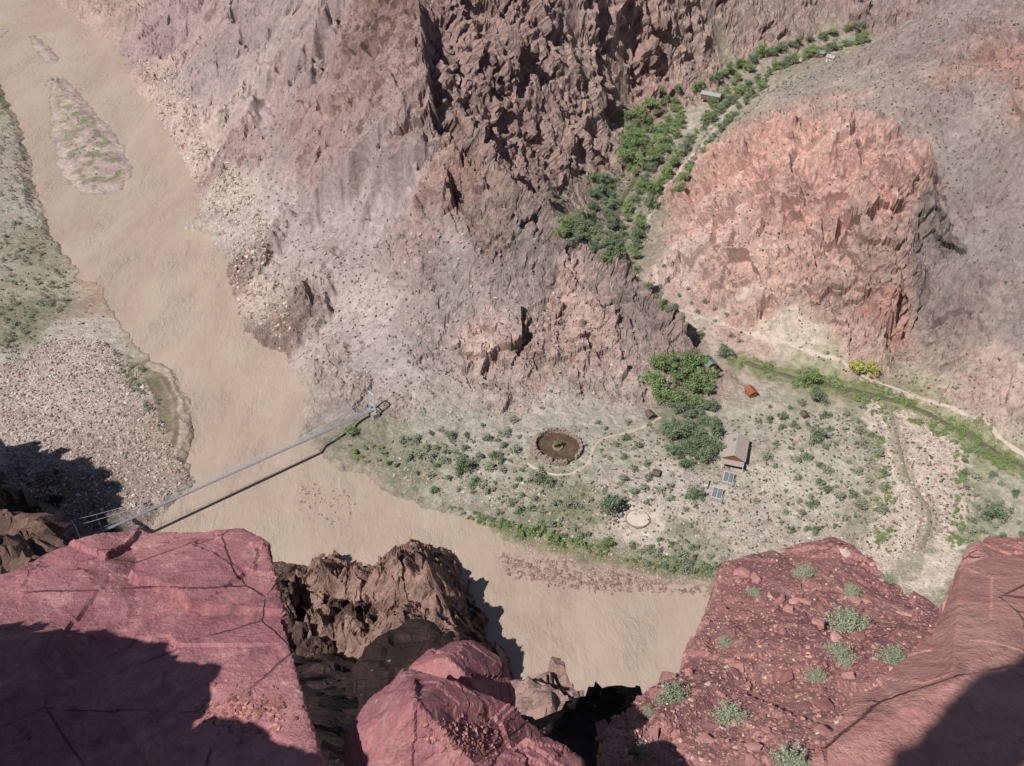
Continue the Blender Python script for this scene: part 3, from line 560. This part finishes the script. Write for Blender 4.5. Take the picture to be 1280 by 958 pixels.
cc=np.array([srgb(c,1.05) for c in [(164,118,112),(142,100,96),(184,140,130),(204,178,166),(124,84,82)]])[rng.choice(5,len(pts),p=[.4,.28,.19,.03,.1])]
rockstuff('rubble',[tuple(p) for p in pts],sz,CM,'red stone chips littering the near slope',cc,.25)
pts=[];sz=[]
for k in range(420):
    px=random.gauss(590,28); py=random.gauss(918,11); h=on(bpy.data.objects['red_boulder.001'],px,py)
    if h: s=.005+.016*random.random()**3; pts.append(tuple(h[0])); sz.append(s)
for k in range(420):
    px=random.gauss(310,30); py=random.gauss(888,14); h=on(bpy.data.objects['red_boulder'],px,py)
    if h: s=.006+.018*random.random()**3; pts.append(tuple(h[0])); sz.append(s)
rockstuff('stone_chips',pts,sz,CM,'small red stone chips resting on the foreground slabs',np.array([srgb(c,1.05) for c in [(150,104,98),(125,82,80),(175,126,116)]])[rng.integers(0,3,len(pts))],.4)
# ------------------------------------------------------------------ vegetation
def leaf_mat(name,c1,c2):
    m,n,l,b=nmat(name); oi=n.new('ShaderNodeObjectInfo'); g=n.new('ShaderNodeNewGeometry').outputs['Position']; t=noise(n,l,.45,3,.6,g)
    f=math_(n,l,'ADD',math_(n,l,'MULTIPLY',oi.outputs['Random'],.5),math_(n,l,'MULTIPLY',mrange(n,l,t.outputs[0],.3,.7,0,1),.5))
    l.new(mixc(n,l,f,srgb(c1,1.4),srgb(c2,1.4)),b.inputs['Base Color']); b.inputs['Roughness'].default_value=.7; return m
LG=leaf_mat('bright_leaves',(84,101,65),(122,135,90)); LD=leaf_mat('dark_leaves',(80,94,72),(108,118,94)); LS=leaf_mat('scrub_leaves',(102,106,88),(134,136,116)); LY=leaf_mat('yellow_leaves',(130,134,66),(155,156,84))
BK=simple('bark',(110,92,76),.25,3)
def crown_mesh(name,w,h,n,leaf,m,lobes=9,seed=0,base=.25):
    r=np.random.default_rng(seed); L=[]
    for k in range(lobes):
        th=r.uniform(0,6.28); rr=r.uniform(.1,.8)*w/2; zz=h*r.uniform(base,.9); L.append((rr*math.cos(th),rr*math.sin(th),zz,r.uniform(.12,.26)*w*(1.15-.4*zz/h)))
    L.append((0,0,h*.7,w*.22)); V=[];Fc=[]
    for k in range(n):
        c=L[r.integers(len(L))]; d=r.normal(size=3); d/=np.linalg.norm(d); rad=c[3]*r.uniform(.4,1.25); p=np.array([c[0],c[1],c[2]])+d*rad*np.array([1,1,.8])
        if p[2]<h*.06: p[2]=h*.06
        nn=d+r.normal(size=3)*.6+np.array([0,0,.35]); nn/=np.linalg.norm(nn); a=np.cross(nn,r.normal(size=3)); a/=np.linalg.norm(a); b=np.cross(nn,a); s=leaf*r.uniform(.5,1.4)
        i=len(V); V+=[tuple(p+a*s),tuple(p+b*s*.8),tuple(p-a*s),tuple(p-b*s*.8)]; Fc.append((i,i+1,i+2,i+3))
    me=bpy.data.meshes.new(name); me.from_pydata(V,[],Fc); me.materials.append(m); return me
def trunk_mesh(h,r):
    b=MB(); b.tube([(0,0,-.6),(.05*h,.02*h,h*.25),(.02*h,.05*h,h*.55),(.04*h,.02*h,h*.8)],[r,r*.8,r*.5,r*.2],6)
    for k in range(5):
        th=k*1.3+.4; z=h*(.22+.09*k); b.tube([(.03*h,.02*h,z),(math.cos(th)*h*.16,math.sin(th)*h*.16,z+h*.14),(math.cos(th)*h*.3,math.sin(th)*h*.3,z+h*.22)],[r*.45,r*.3,r*.1],5)
    me=bpy.data.meshes.new('trunk'); me.from_pydata(b.v,[],b.f); me.materials.append(BK); return me
TK=trunk_mesh(8,.32)
CR={'g':[crown_mesh('crown',9.5,8.5,1500,.28,LG,17,s) for s in (1,2,3,4,11)],'d':[crown_mesh('crown',9.5,8,1500,.28,LD,17,s) for s in (5,6,7,8)],'y':[crown_mesh('crown',8,7,1500,.28,LY,14,9)]}
def tree(pos,s,kind,name,label,group=None):
    e=empty(name,pos,label,'tree',group,random.uniform(0,6.28)); e.scale=(s*random.uniform(.8,1.2),s*random.uniform(.8,1.2),s*random.uniform(.8,1.15))
    for nm,me in (('trunk',TK),('crown',random.choice(CR[kind]))):
        o=bpy.data.objects.new(nm,me); C.objects.link(o); o.parent=e
    return e
SH=[crown_mesh('shrub',4,2.6,420,.2,LS,12,20+s,.05) for s in range(4)]+[crown_mesh('shrub',4.2,2.6,420,.2,LD,12,30+s,.05) for s in range(2)]
SG=[crown_mesh('shrub',3.6,2.4,420,.2,LG,12,40+s,.05) for s in range(2)]
def shrub(pos,s,mesh,label,group):
    o=bpy.data.objects.new('desert_shrub',mesh); C.objects.link(o); o.location=pos; o.rotation_euler=(0,0,random.uniform(0,6.28)); o.scale=(s*random.uniform(.8,1.25),s,s*random.uniform(.8,1.1)); tag(o,label,'shrub',group)
def fillpoly(poly,n,mind):
    q=inpoly(poly,n*8); out=[]
    for p in q:
        if all((p[0]-a[0])**2+(p[1]-a[1])**2>mind*mind for a in out): out.append(p)
        if len(out)>=n: break
    return out
for poly,n,md,s0,s1,k,nm,lab,gr in [
 ([(785,150),(820,115),(850,118),(840,165),(812,212),(790,225),(775,200)],38,8.5,.6,1.25,'g','cottonwood_tree','green cottonwood in the broad grove on the left side of the creek canyon','grove on the left side of the creek canyon'),
 ([(738,228),(765,225),(765,262),(778,328),(762,338),(735,315),(702,303),(698,288),(728,268)],32,9,.5,1.1,'gd','cottonwood_tree','green tree at the canyon mouth below the dark spur','trees at the canyon mouth'),
 ([(825,452),(875,452),(892,475),(870,510),(825,510),(810,480)],15,12,.9,1.3,'g','delta_tree','tall green tree in the clump at the foot of the spur','green clump at the foot of the spur'),
 ([(838,512),(885,510),(902,540),(890,580),(852,592),(830,560)],26,10.5,.6,1.05,'d','mesquite_tree','grey green mesquite in the thicket left of the house','thicket left of the house')]:
    for p in fillpoly(poly,n,md): tree(hit(*p),random.uniform(s0,s1),random.choice(k),nm,lab,gr)
def treerow(pts,step,jit,s0,s1,k,nm,lab,gr):
    for a,b in zip(pts[:-1],pts[1:]):
        n=max(1,int(math.dist(a,b)/step))
        for i in range(n):
            if random.random()<.06: continue
            t=(i+random.random()*.5)/n; tree(hit(a[0]+(b[0]-a[0])*t+random.uniform(-jit,jit),a[1]+(b[1]-a[1])*t+random.uniform(-jit,jit)*.6),random.uniform(s0,s1),random.choice(k),nm,lab,gr)
treerow([(1076,36),(1000,56),(950,74),(900,98),(862,120)],6,2.8,.45,1.05,'gd','ranch_tree','green tree in the upper left row of the creek canyon','upper left canyon row')
treerow([(1080,54),(1010,72),(962,92),(925,118),(898,142),(868,172),(846,205),(822,240),(800,280),(790,330)],6,2.8,.45,1.1,'ggd','ranch_tree','green tree in the long middle row along the canyon creek','long middle canyon row')
treerow([(958,102),(930,132),(905,160),(882,188),(862,216),(842,252)],6.3,2.8,.45,1.0,'gd','ranch_tree','green tree in the right hand row beside the canyon trail','right hand canyon row')
treerow([(850,140),(838,180),(815,215),(790,255),(775,300)],6,2.8,.5,1.0,'gd','ranch_tree','green tree in the row left of the canyon creek','row left of the canyon creek')
treerow([(935,90),(908,116),(882,142)],6.5,4,.6,1.1,'g','ranch_tree','green tree round the grey lodge roof','trees round the lodge')
treerow([(798,342),(815,372),(850,402),(880,428)],13,4,.35,.7,'gd','ranch_tree','small tree on the creek bank between the canyon mouth and the spur tip','creek bank trees below the canyon mouth')
for (x,y,s,k,lab) in [(1010,482,1.3,'g','large bright green tree beside the creek right of the rusty shed'),(1068,466,1.1,'y','yellow green tree at the bend of the trail'),(1088,472,.9,'y','smaller yellow green tree touching the one at the trail bend'),(905,447,1.1,'d','dark tree standing by the creek crossing at the tip of the spur'),(762,643,1.4,'d','big round dark bush tree above the river shore near the pale circle'),(868,625,.8,'d','grey green tree left of the solar panels'),(758,684,.7,'g','bright green tree on the river shore'),(1020,502,1.,'d','dark tree just below the large bright green one'),(1020,550,.9,'d','round dark tree right of the house'),(578,590,1.,'d','dark tree on the left part of the delta above the shore'),(440,545,.7,'g','small green tree at the far end of the bridge'),(1240,650,1.2,'d','grey green tree near the right edge of the delta')]:
    tree(hit(x,y),s,k,'delta_tree',lab)
def okp(p,q): return not(q.z<.25 or math.hypot(p[0]-697,(p[1]-562)*1.4)<40 or math.hypot(p[0]-797,(p[1]-650)*1.4)<26 or (870<p[0]<948 and 535<p[1]<625))
def shrubs(poly,n,mind,s0,s1,meshes,label,group):
    for p in fillpoly(poly,n,mind):
        q=hit(*p)
        if okp(p,q): shrub(q,random.uniform(s0,s1),random.choice(meshes),label,group)
def shrubmass(name,polys,m,label):
    V=[];Fc=[];k=0
    for poly,n,s0,s1 in polys:
        src=[np.array([v.co[:] for v in random.choice(SH).vertices]) for _ in range(4)]
        pp=inpoly(poly,n*2); pp=pp[fbm(pp[:,0]/22,pp[:,1]/22,3,77)+rng.uniform(-.15,.15,len(pp))>.03]
        for p in pp:
            q=hit(*p)
            if not okp(p,q): continue
            v=random.choice(src); v=v[:len(v)//8*4]; th=random.uniform(0,6.28); s=random.uniform(s0,s1); c_,s_=math.cos(th)*s,math.sin(th)*s
            V.append(np.stack([v[:,0]*c_-v[:,1]*s_,v[:,0]*s_+v[:,1]*c_,v[:,2]*s],-1)+np.array(q)); Fc.append(np.arange(len(v)).reshape(-1,4)+k); k+=len(v)
    joined(name,np.concatenate(V),np.concatenate(Fc),None,m,label)
shrubs([(480,550),(640,525),(665,590),(740,600),(740,690),(640,650),(540,615)],75,10,.5,1.6,SH,'grey green shrub on the delta between bridge and round enclosure','shrubs between bridge and enclosure')
shrubs([(640,655),(740,680),(740,692),(650,672)],18,5.5,.6,1.2,SG,'bright green shrub along the river shore','green shore shrubs')
shrubs([(425,550),(480,560),(500,590),(440,580)],12,7,.6,1.1,SG,'green shrub below the far bridge tower','shrubs below the far bridge tower')
shrubs([(800,690),(905,695),(900,725),(800,712)],20,9,.7,1.5,SH+SG,'shrub on the shore at the lower right of the delta','shrubs on the lower delta shore')
shrubs([(940,500),(1100,510),(1110,640),(1040,670),(930,660),(945,600)],70,11,.5,1.6,SH,'grey green shrub on the stony flat right of the house','shrubs right of the house')
shrubs([(740,530),(820,530),(830,600),(880,640),(880,690),(780,690),(770,600)],36,12,.5,1.4,SH,'grey green shrub on the flat around the pale circle','shrubs around the pale circle')
shrubs([(1195,560),(1270,620),(1280,680),(1205,700),(1205,640)],26,12,.6,1.5,SH,'shrub on the creek flood plain at the right','shrubs on the flood plain')
shrubs([(820,300),(850,350),(1000,430),(1060,450),(900,425),(830,390)],18,12,.5,1.0,SH,'small shrub along the trail under the red hill','shrubs under the red hill')
shrubmass('creek_bank_brush',[([(925,448),(1110,486),(1280,575),(1280,602),(1100,510),(925,468)],380,.3,.9),([(1088,505),(1106,505),(1114,560),(1118,620),(1114,695),(1092,690),(1094,600)],120,.3,.8),([(1190,540),(1210,560),(1210,640),(1196,700),(1182,690),(1194,620)],120,.3,.8)],LG,'green brush crowding both banks of the small creek')
shrubmass('river_bank_brush',[([(0,110),(30,200),(40,290),(85,340),(95,370),(0,460),(0,200)],300,.3,.9),([(130,430),(185,460),(205,520),(195,545),(160,490)],80,.3,.8),([(60,98),(80,95),(78,110)],20,.4,.9),([(75,130),(110,150),(140,190),(120,225),(85,200)],80,.25,.5)],LS,'grey green brush on the left river bank and the island')
shrubmass('shore_brush',[([(560,632),(640,655),(745,682),(745,694),(640,674),(560,645)],150,.25,.6),([(745,684),(890,706),(890,722),(745,696)],110,.25,.6)],LG,'low green brush fringing the river shore of the delta')
shrubmass('canyon_floor_brush',[([(790,140),(1070,40),(1080,60),(960,120),(880,190),(800,330),(740,330),(700,300),(760,240)],640,.3,.9),([(700,250),(760,180),(780,140),(740,200),(690,270)],60,.3,.8)],LS,'undergrowth on the floor of the creek canyon')
q=[]
for poly,n in (([(380,60),(520,20),(620,280),(780,400),(800,500),(560,530),(380,470),(260,240)],1300),([(850,300),(960,100),(1280,20),(1280,560),(1000,440)],1900),([(480,560),(760,530),(1100,510),(1250,640),(1100,700),(740,690)],1800),([(0,110),(90,340),(180,460),(100,640),(0,560)],500)):
    q+=list(inpoly(wpoly(poly),n))
q=np.array(q); z=drops(q); ok=z>.4; q=q[ok];z=z[ok]; n=len(q)
rockstuff('desert_scrub',np.stack([q[:,0],q[:,1],z+.15],-1),rng.uniform(.25,.8,n),BM,'tiny dark desert bushes dotted over the slopes and flats',np.array([srgb((84,86,66),1.1),srgb((100,100,80),1.1),srgb((76,82,60),1.1)])[rng.integers(0,3,n)])
BS=leaf_mat('sage_leaves',(112,120,98),(146,150,126)); ST=simple('twig',(150,130,112),.2,20)
def bush_mesh(seed,n):
    r=np.random.default_rng(seed); b=MB(); V=[];Fc=[]
    for k in range(70):
        th=r.uniform(0,6.28); el=r.uniform(.25,1.5); L=r.uniform(.6,1.1); d=np.array([math.cos(th)*math.cos(el),math.sin(th)*math.cos(el),math.sin(el)*.8])*L*.5
        b.tube([(0,0,-.03),tuple(d*.5+r.normal(size=3)*.02),tuple(d)],[.008,.006,.003],3)
        for j in range(n//70):
            p=d*r.uniform(.45,1.08)+r.normal(size=3)*.035; a=r.normal(size=3); a/=np.linalg.norm(a); c=np.cross(a,r.normal(size=3)); c/=np.linalg.norm(c); s=.016*r.uniform(.7,1.4)
            i=len(V); V+=[tuple(p+a*s*1.5),tuple(p+c*s*.6),tuple(p-a*s*1.5),tuple(p-c*s*.6)]; Fc.append((i,i+1,i+2,i+3))
    f=bpy.data.meshes.new('foliage'); f.from_pydata(V,[],Fc); f.materials.append(BS); m=bpy.data.meshes.new('stems'); m.from_pydata(b.v,[],b.f); m.materials.append(ST); return f,m
bms=[bush_mesh(s,3500) for s in (1,2,3)]
for x,y,wpx,lab in [(1057,772,58,'wide grey green bush at the middle of the red slope'),(1008,712,34,'pale bush near the top of the red slope'),(1048,812,40,'bush below the widest bush on the red slope'),(1112,815,42,'bush on the red slope nearest the big right boulder'),(840,862,48,'bush on the left shoulder of the red slope'),(912,890,46,'round bush low on the red slope left of centre'),(990,945,64,'large bush at the bottom edge beside the big right boulder'),(1018,840,28,'small bush under the middle of the red slope'),(905,800,22,'tiny green tuft on the left side of the red slope'),(942,738,20,'tiny tuft near the upper left edge of the red slope'),(1062,735,26,'small tuft between the two uppermost bushes'),(800,935,34,'small bush at the lower left foot of the red slope'),(1110,720,24,'small tuft near the dark hole on the slope crest'),(812,888,24,'tiny tuft just below the left shoulder bush')]:
    h=on(rub,x,y+wpx*.25)
    if not h: continue
    dep=(h[0]-Vector((0,0,CAMZ))).length; s=wpx/1256*dep*1.05
    e=empty('sage_bush',h[0],lab,'bush','bushes on the red foreground slope',random.uniform(0,6)); e.scale=(s,s,s*.85); f,m=random.choice(bms)
    for nm,me in (('foliage',f),('stems',m)):
        o=bpy.data.objects.new(nm,me); C.objects.link(o); o.parent=e
# ------------------------------------------------------------------ trails and creek ribbons
def ribbon(name,pts,w,m,label,dz=.3):
    W=[hit(*p) for p in pts]; D=[]
    for a,b in zip(W[:-1],W[1:]):
        n=max(1,int((b-a).length/2.5))
        for k in range(n): D.append(a.lerp(b,k/n))
    D.append(W[-1]); D2=[sum((D[max(0,min(len(D)-1,i+k))] for k in range(-3,4)),Vector())/7 for i in range(len(D))]
    V=[];Fc=[]
    for i,p in enumerate(D2):
        d=(D2[min(i+1,len(D2)-1)]-D2[max(i-1,0)]); d.z=0; d.normalize(); s=Vector((-d.y,d.x,0)); ww=w*(1+.25*math.sin(i*1.7)+.2*math.sin(i*.6))/2
        for k in (-1,-.33,.33,1):
            q=p+s*ww*k; V.append((q.x,q.y,float(HS(q.x,q.y))+dz*(1 if abs(k)<.5 else .3)))
    for i in range(len(D2)-1):
        for k in range(3): j=i*4+k; Fc.append((j,j+1,j+5,j+4))
    me=bpy.data.meshes.new(name); me.from_pydata(V,[],Fc); me.materials.append(m); o=bpy.data.objects.new(name,me); C.objects.link(o); o['kind']='structure'; o['label']=label
TR=simple('trail_dust',(192,176,161),.15,.6); CW=simple('creek_water',(104,98,80),.25,.4,.7); CW2=simple('shallow_creek_water',(140,130,112),.2,.4,.7)
ribbon('trail',[(815,330),(830,380),(880,398),(930,415),(1000,436),(1055,455),(1110,482),(1180,505),(1240,540),(1290,575)],1.8,TR,'pale trail running under the red hill',.25)
ribbon('trail',[(735,588),(742,570),(738,552),(770,545),(800,538),(830,520)],1.5,TR,'footpath leading from the round enclosure',.4)
ribbon('trail',[(800,300),(812,270),(840,225),(880,180),(905,145),(940,110),(1000,75),(1070,50)],2.6,TR,'pale trail up the creek canyon')
ribbon('trail',[(742,570),(728,590),(700,598),(672,592),(655,575)],1.4,TR,'path curving round the enclosure',.4)
ribbon('creek',[(925,452),(980,470),(1050,485),(1100,497),(1150,512),(1220,550),(1290,592)],2.6,CW,'narrow creek between green banks',.4)
ribbon('creek',[(1110,505),(1122,550),(1132,600),(1160,630),(1165,655),(1150,690)],1.8,CW2,'creek branch running down to the river',.35)
ribbon('creek',[(780,300),(770,265),(800,215),(830,180)],3,CW,'creek in the canyon')
# ------------------------------------------------------------------ bridge
ME=simple('galvanised_steel',(188,194,200),.1,1,.45); DK=simple('bridge_deck',(140,140,142),.15,2); CN=simple('concrete',(160,150,140),.15,1)
lt=Vector(PZ(100,677,14)); b_=Vector(PZ(466,513,12)); dl=b_-lt; ax=Vector((dl.x,dl.y,0)).normalized(); sd=Vector((-ax.y,ax.x,0)); rz=math.atan2(ax.y,ax.x)
O=(lt+b_)/2
br=empty('suspension_bridge',O,'long narrow grey suspension footbridge spanning the muddy river','bridge')
def loc(p): return Vector(p)-O
m=MB()
n=24
for k in range(n):
    p=lt.lerp(b_,k/n); q=lt.lerp(b_,(k+1)/n); kk=len(m.v)
    for r_ in (p,q):
        for s in (-.65,.65):
            for z in (-.08,.08): m.v.append(tuple(loc(r_+sd*s+Vector((0,0,z)))))
    for f in ((0,2,3,1),(4,5,7,6),(0,1,5,4),(2,6,7,3),(1,3,7,5),(0,4,6,2)): m.f.append(tuple(kk+i for i in f))
m.build('deck',DK,br)
for s in (-1,1):
    m=MB()
    for z in (.2,1.1): m.tube([loc(lt+sd*s*.7+Vector((0,0,z))),loc(b_+sd*s*.7+Vector((0,0,z)))],.045,4)
    n=60
    for k in range(n+1): p=lt.lerp(b_,k/n)+sd*s*.7; m.tube([loc(p),loc(p+Vector((0,0,1.1)))],.02,4)
    m.build('railing',ME,br)
TH=10.
def cab(t,s):
    z=1.8+(TH-1.8)*(2*t-1)**2; return lt.lerp(b_,t)+sd*s*(1.0+.8*(2*t-1)**2)+Vector((0,0,z))
for s in (-1,1):
    m=MB(); pts=[loc(cab(k/30,s)) for k in range(31)]
    back=[loc(lt-ax*24+sd*s*2+Vector((0,0,2)))]; fwd=[loc(b_+ax*14+sd*s*2+Vector((0,0,6)))]
    m.tube(back+pts+fwd,.085,5); m.build('main_cable',ME,br)
    for k in range(1,30): 
        t=k/30; m=MB(); m.tube([loc(cab(t,s)),loc(lt.lerp(b_,t)+sd*s*.7)],.025,4); m.build('hanger',ME,br)
    m=MB(); m.tube([loc(lt+sd*s*6-Vector((0,0,3))),loc((lt+b_)/2+sd*s*1.8-Vector((0,0,.6))),loc(b_+sd*s*7-Vector((0,0,3)))],.035,4); m.build('wind_cable',ME,br)
for p in (lt,b_):
    m=MB(); 
    for s in (-1,1): m.tube([loc(p+sd*s*2.3-Vector((0,0,5))),loc(p+sd*s*1.85+Vector((0,0,TH)))],[.46,.36],4)
    for z in (3.2,TH-.1): m.tube([loc(p+sd*-2.+Vector((0,0,z))),loc(p+sd*2.+Vector((0,0,z)))],.26,4)
    m.tube([loc(p+sd*-1.9+Vector((0,0,3.2))),loc(p+sd*1.8+Vector((0,0,TH)))],.12,4); m.tube([loc(p+sd*1.9+Vector((0,0,3.2))),loc(p+sd*-1.8+Vector((0,0,TH)))],.12,4)
    m.build('tower',ME,br)
    m=MB(); m.box(loc(p-Vector((0,0,2.6))),(3.2,6,4.4),rz); m.build('abutment',CN,br)
# ------------------------------------------------------------------ round enclosure
SW=simple('rubble_stone',(160,142,128),.35,1.2,.9,.3); DIRT=simple('dark_earth',(98,78,66),.45,.25)
c=hit(697,561); c.z=float(HS(c.x,c.y))+.1; cz=max(float(HS(c.x+10*math.cos(t),c.y+10*math.sin(t))) for t in np.linspace(0,6.28,24)); c.z=(c.z+cz)/2+.25
e=empty('round_enclosure',c,'large round stone walled enclosure with dark earth floor','stone enclosure')
m=MB(); m.poly([(10*math.cos(t),10*math.sin(t),.15) for t in np.linspace(0,2*math.pi,49)[:-1]]); m.build('floor',DIRT,e)
m=MB()
for k in range(96):
    th=2*math.pi*k/96; hh=3+ (2 if 1.2<th<4.4 else 0)+random.choice((-1,0,0,1))
    if 5.1<th<5.5: continue
    for lay in range(hh):
        t2=th+.03*(lay%2); r_=10.2+random.uniform(-.2,.2); m.box((r_*math.cos(t2),r_*math.sin(t2),-.3+lay*.6+random.uniform(-.06,.06)),(random.uniform(.9,1.4),.8,.68),t2+random.uniform(-.15,.15))
m.build('wall',SW,e)
m=MB()
for k in range(26):
    th=1.3+k*.095; m.box((11.5*math.cos(th)+random.uniform(-.2,.2),11.5*math.sin(th),.1+.25*random.random()),(random.uniform(1.,1.7),random.uniform(.9,1.3),1.7),th)
m.build('bench_terrace',SW,e)
e2=empty('stone_planter',c+Vector((0,0,.16)),'round stone planter with a small green tree at the centre of the enclosure','planter')
m=MB()
for k in range(18):
    th=2*math.pi*k/18; m.box((2.*math.cos(th),2.*math.sin(th),.35),(.6,.75,.8),th)
m.build('rim',SW,e2); m=MB(); m.poly([(1.75*math.cos(t),1.75*math.sin(t),.55) for t in np.linspace(0,2*math.pi,19)[:-1]]); m.build('soil',DIRT,e2)
tree(c+Vector((0,0,.7)),.42,'g','planter_tree','small green tree growing in the stone planter of the enclosure')
c2=hit(797,650); e=empty('stone_circle',c2,'pale round paved circle on the flat above the shore','paved circle'); m=MB(); 
m.poly([(4.6*math.cos(t),4.6*math.sin(t),.45) for t in np.linspace(0,2*math.pi,37)[:-1]]); m.build('paving',simple('pale_paving',(215,198,186),.1,1),e); m=MB()
for k in range(40): th=2*math.pi*k/40; m.box((4.8*math.cos(th),4.8*math.sin(th),.3),(.45,.8,.7),th)
m.build('kerb',SW,e)
# ------------------------------------------------------------------ buildings
RF=simple('weathered_roof',(176,162,152),.12,.8); WL=simple('brown_wall',(122,86,72),.15,1.5); WT=simple('white_paint',(225,222,215),.05,1,.6); GL=simple('dark_glass',(40,48,58),.1,1,.2); RU=simple('rust',(156,96,66),.25,1.5); TE=simple('grey_green_roof',(118,134,126),.1,1); SOL=simple('solar_cell',(112,114,120),.15,3,.25); HB=simple('weathered_board',(108,94,84),.2,1.5)
def house(px,py,w,l,h,rh,rz,wm,rm,label,name='cabin',wins=3,dz=0):
    p=hit(px,py); e=empty(name,p+Vector((0,0,dz)),label,'building',None,rz)
    m=MB(); m.box((0,0,h/2-.5),(w,l,h+1)); 
    for s in (-1,1): m.poly([(-w/2,s*l/2,h),(w/2,s*l/2,h),(0,s*l/2,h+rh)][::s])
    m.build('wall',wm,e)
    ov=.6; m=MB()
    for s in (-1,1):
        A_=[(s*(w/2+ov),-l/2-ov,h-rh*ov/(w/2)),(s*(w/2+ov),l/2+ov,h-rh*ov/(w/2)),(0,l/2+ov,h+rh),(0,-l/2-ov,h+rh)]
        lo=[(x,y,z+.03) for x,y,z in A_]; up=[(x,y,z+.25) for x,y,z in A_]; k=len(m.v); m.v+=lo+up
        m.f+=[(k,k+1,k+2,k+3),(k+4,k+7,k+6,k+5),(k,k+4,k+5,k+1),(k+1,k+5,k+6,k+2),(k+3,k+2,k+6,k+7),(k,k+3,k+7,k+4)]
    m.build('roof',rm,e)
    m=MB(); m.box((w*.12,-l/2-.04,1.05),(1.1,.08,2.1)); m.build('door',WT if w>4 else HB,e)
    for k in range(wins):
        for s in (-1,1):
            m=MB(); y=-l/2+l*(k+.7)/(wins+.4); m.box((s*(w/2+.03),y,h*.58),(.06,1.3,1.1)); f=m.build('window',WT,e); m=MB(); m.box((s*(w/2+.07),y,h*.58),(.04,1.05,.85)); m.build('pane',GL,f)
    return e
e=house(918,570,9,14,3.8,2.3,math.radians(-17),WL,RF,'brown gabled house with pale grey roof and porch on the delta beside solar panels','house',3,.3)
m=MB(); m.box((0,-8.8,2.9),(9.2,3.2,.15)); m.build('porch_roof',RF,e)
for s in (-1,1): m=MB(); m.box((s*4.3,-10.2,1.2),(.2,.2,3.4)); m.build('porch_post',WT,e)
m=MB(); m.box((-1.5,2.5,6.2),(.9,.9,1.8)); m.build('chimney',SW,e)
house(938,494,3.6,4.6,2.6,1.,.3,RU,RU,'small rusty orange shed on the delta left of the large green tree','shed',1)
house(1005,522,1.8,2.4,1.9,.5,.1,RU,HB,'tiny rusty brown hut right of the orange shed','hut',0)
house(812,522,2.6,3.4,2.2,.6,.4,HB,HB,'small dark weathered hut at the end of the enclosure footpath','hut',0)
house(820,594,2.6,2.2,1.6,.4,1.2,HB,HB,'small low dark hut beside the thicket','hut',0)
house(884,464,5,6,3.4,1.2,.4,WL,TE,'cabin with green grey roof half hidden by the tall green trees','cabin',2,.5)
house(888,128,5,13,3.0,1.2,1.1,WL,simple('grey_roof',(160,160,156),.1,1),'long grey roofed lodge among the trees of the creek canyon','lodge',4,3)
house(1024,72,5,8,3.,1.2,.9,WL,TE,'green roofed ranch cabin at the far head of the canyon','cabin',3,1.2)
house(1038,76,4.2,5,2.8,1.1,.9,WT,RF,'pale walled ranch cabin at the far head of the canyon','cabin',2)
house(1062,55,5,7,3.,1.2,1.3,WL,TE,'rearmost ranch cabin under the canyon head slope','cabin',2)
def solar(px,py,rz,lab):
    p=hit(px,py); e=empty('solar_array',p+Vector((0,0,.3)),lab,'solar panel','solar panels below the house',rz)
    m=MB(); m.box((0,0,-.1),(5.6,6.5,.5)); m.build('concrete_pad',CN,e)
    m=MB(); m.box((0,0,1.3),(4.2,4.6,.16),0,math.radians(28)); m.build('frame',WT,e)
    for s in (-1,1): m=MB(); M=Matrix.Rotation(math.radians(28),4,'X'); q=Vector((s*1.02,0,1.3))+M@Vector((0,0,.12)); m.box(q,(1.9,4.3,.05),0,math.radians(28)); m.build('panel',SOL,e)
    for s in (-1,1): m=MB(); m.box((s*1.8,1.4,.9),(.14,.14,2.)); m.build('leg',ME,e)
solar(896,620,math.radians(-20),'solar panel on a concrete pad, the lower one farthest from the house')
solar(910,601,math.radians(-20),'solar panel on a concrete pad, the upper one next to the house')
p=hit(883,606); e=empty('storage_box',p,'white utility box left of the solar panels','utility box'); m=MB(); m.box((0,0,.8),(1.6,2.6,1.6),-.3); m.build('body',WT,e); m=MB(); m.box((0,0,1.66),(1.8,2.8,.1),-.3); m.build('lid',CN,e)
print('pts',N,'verts',X.size)
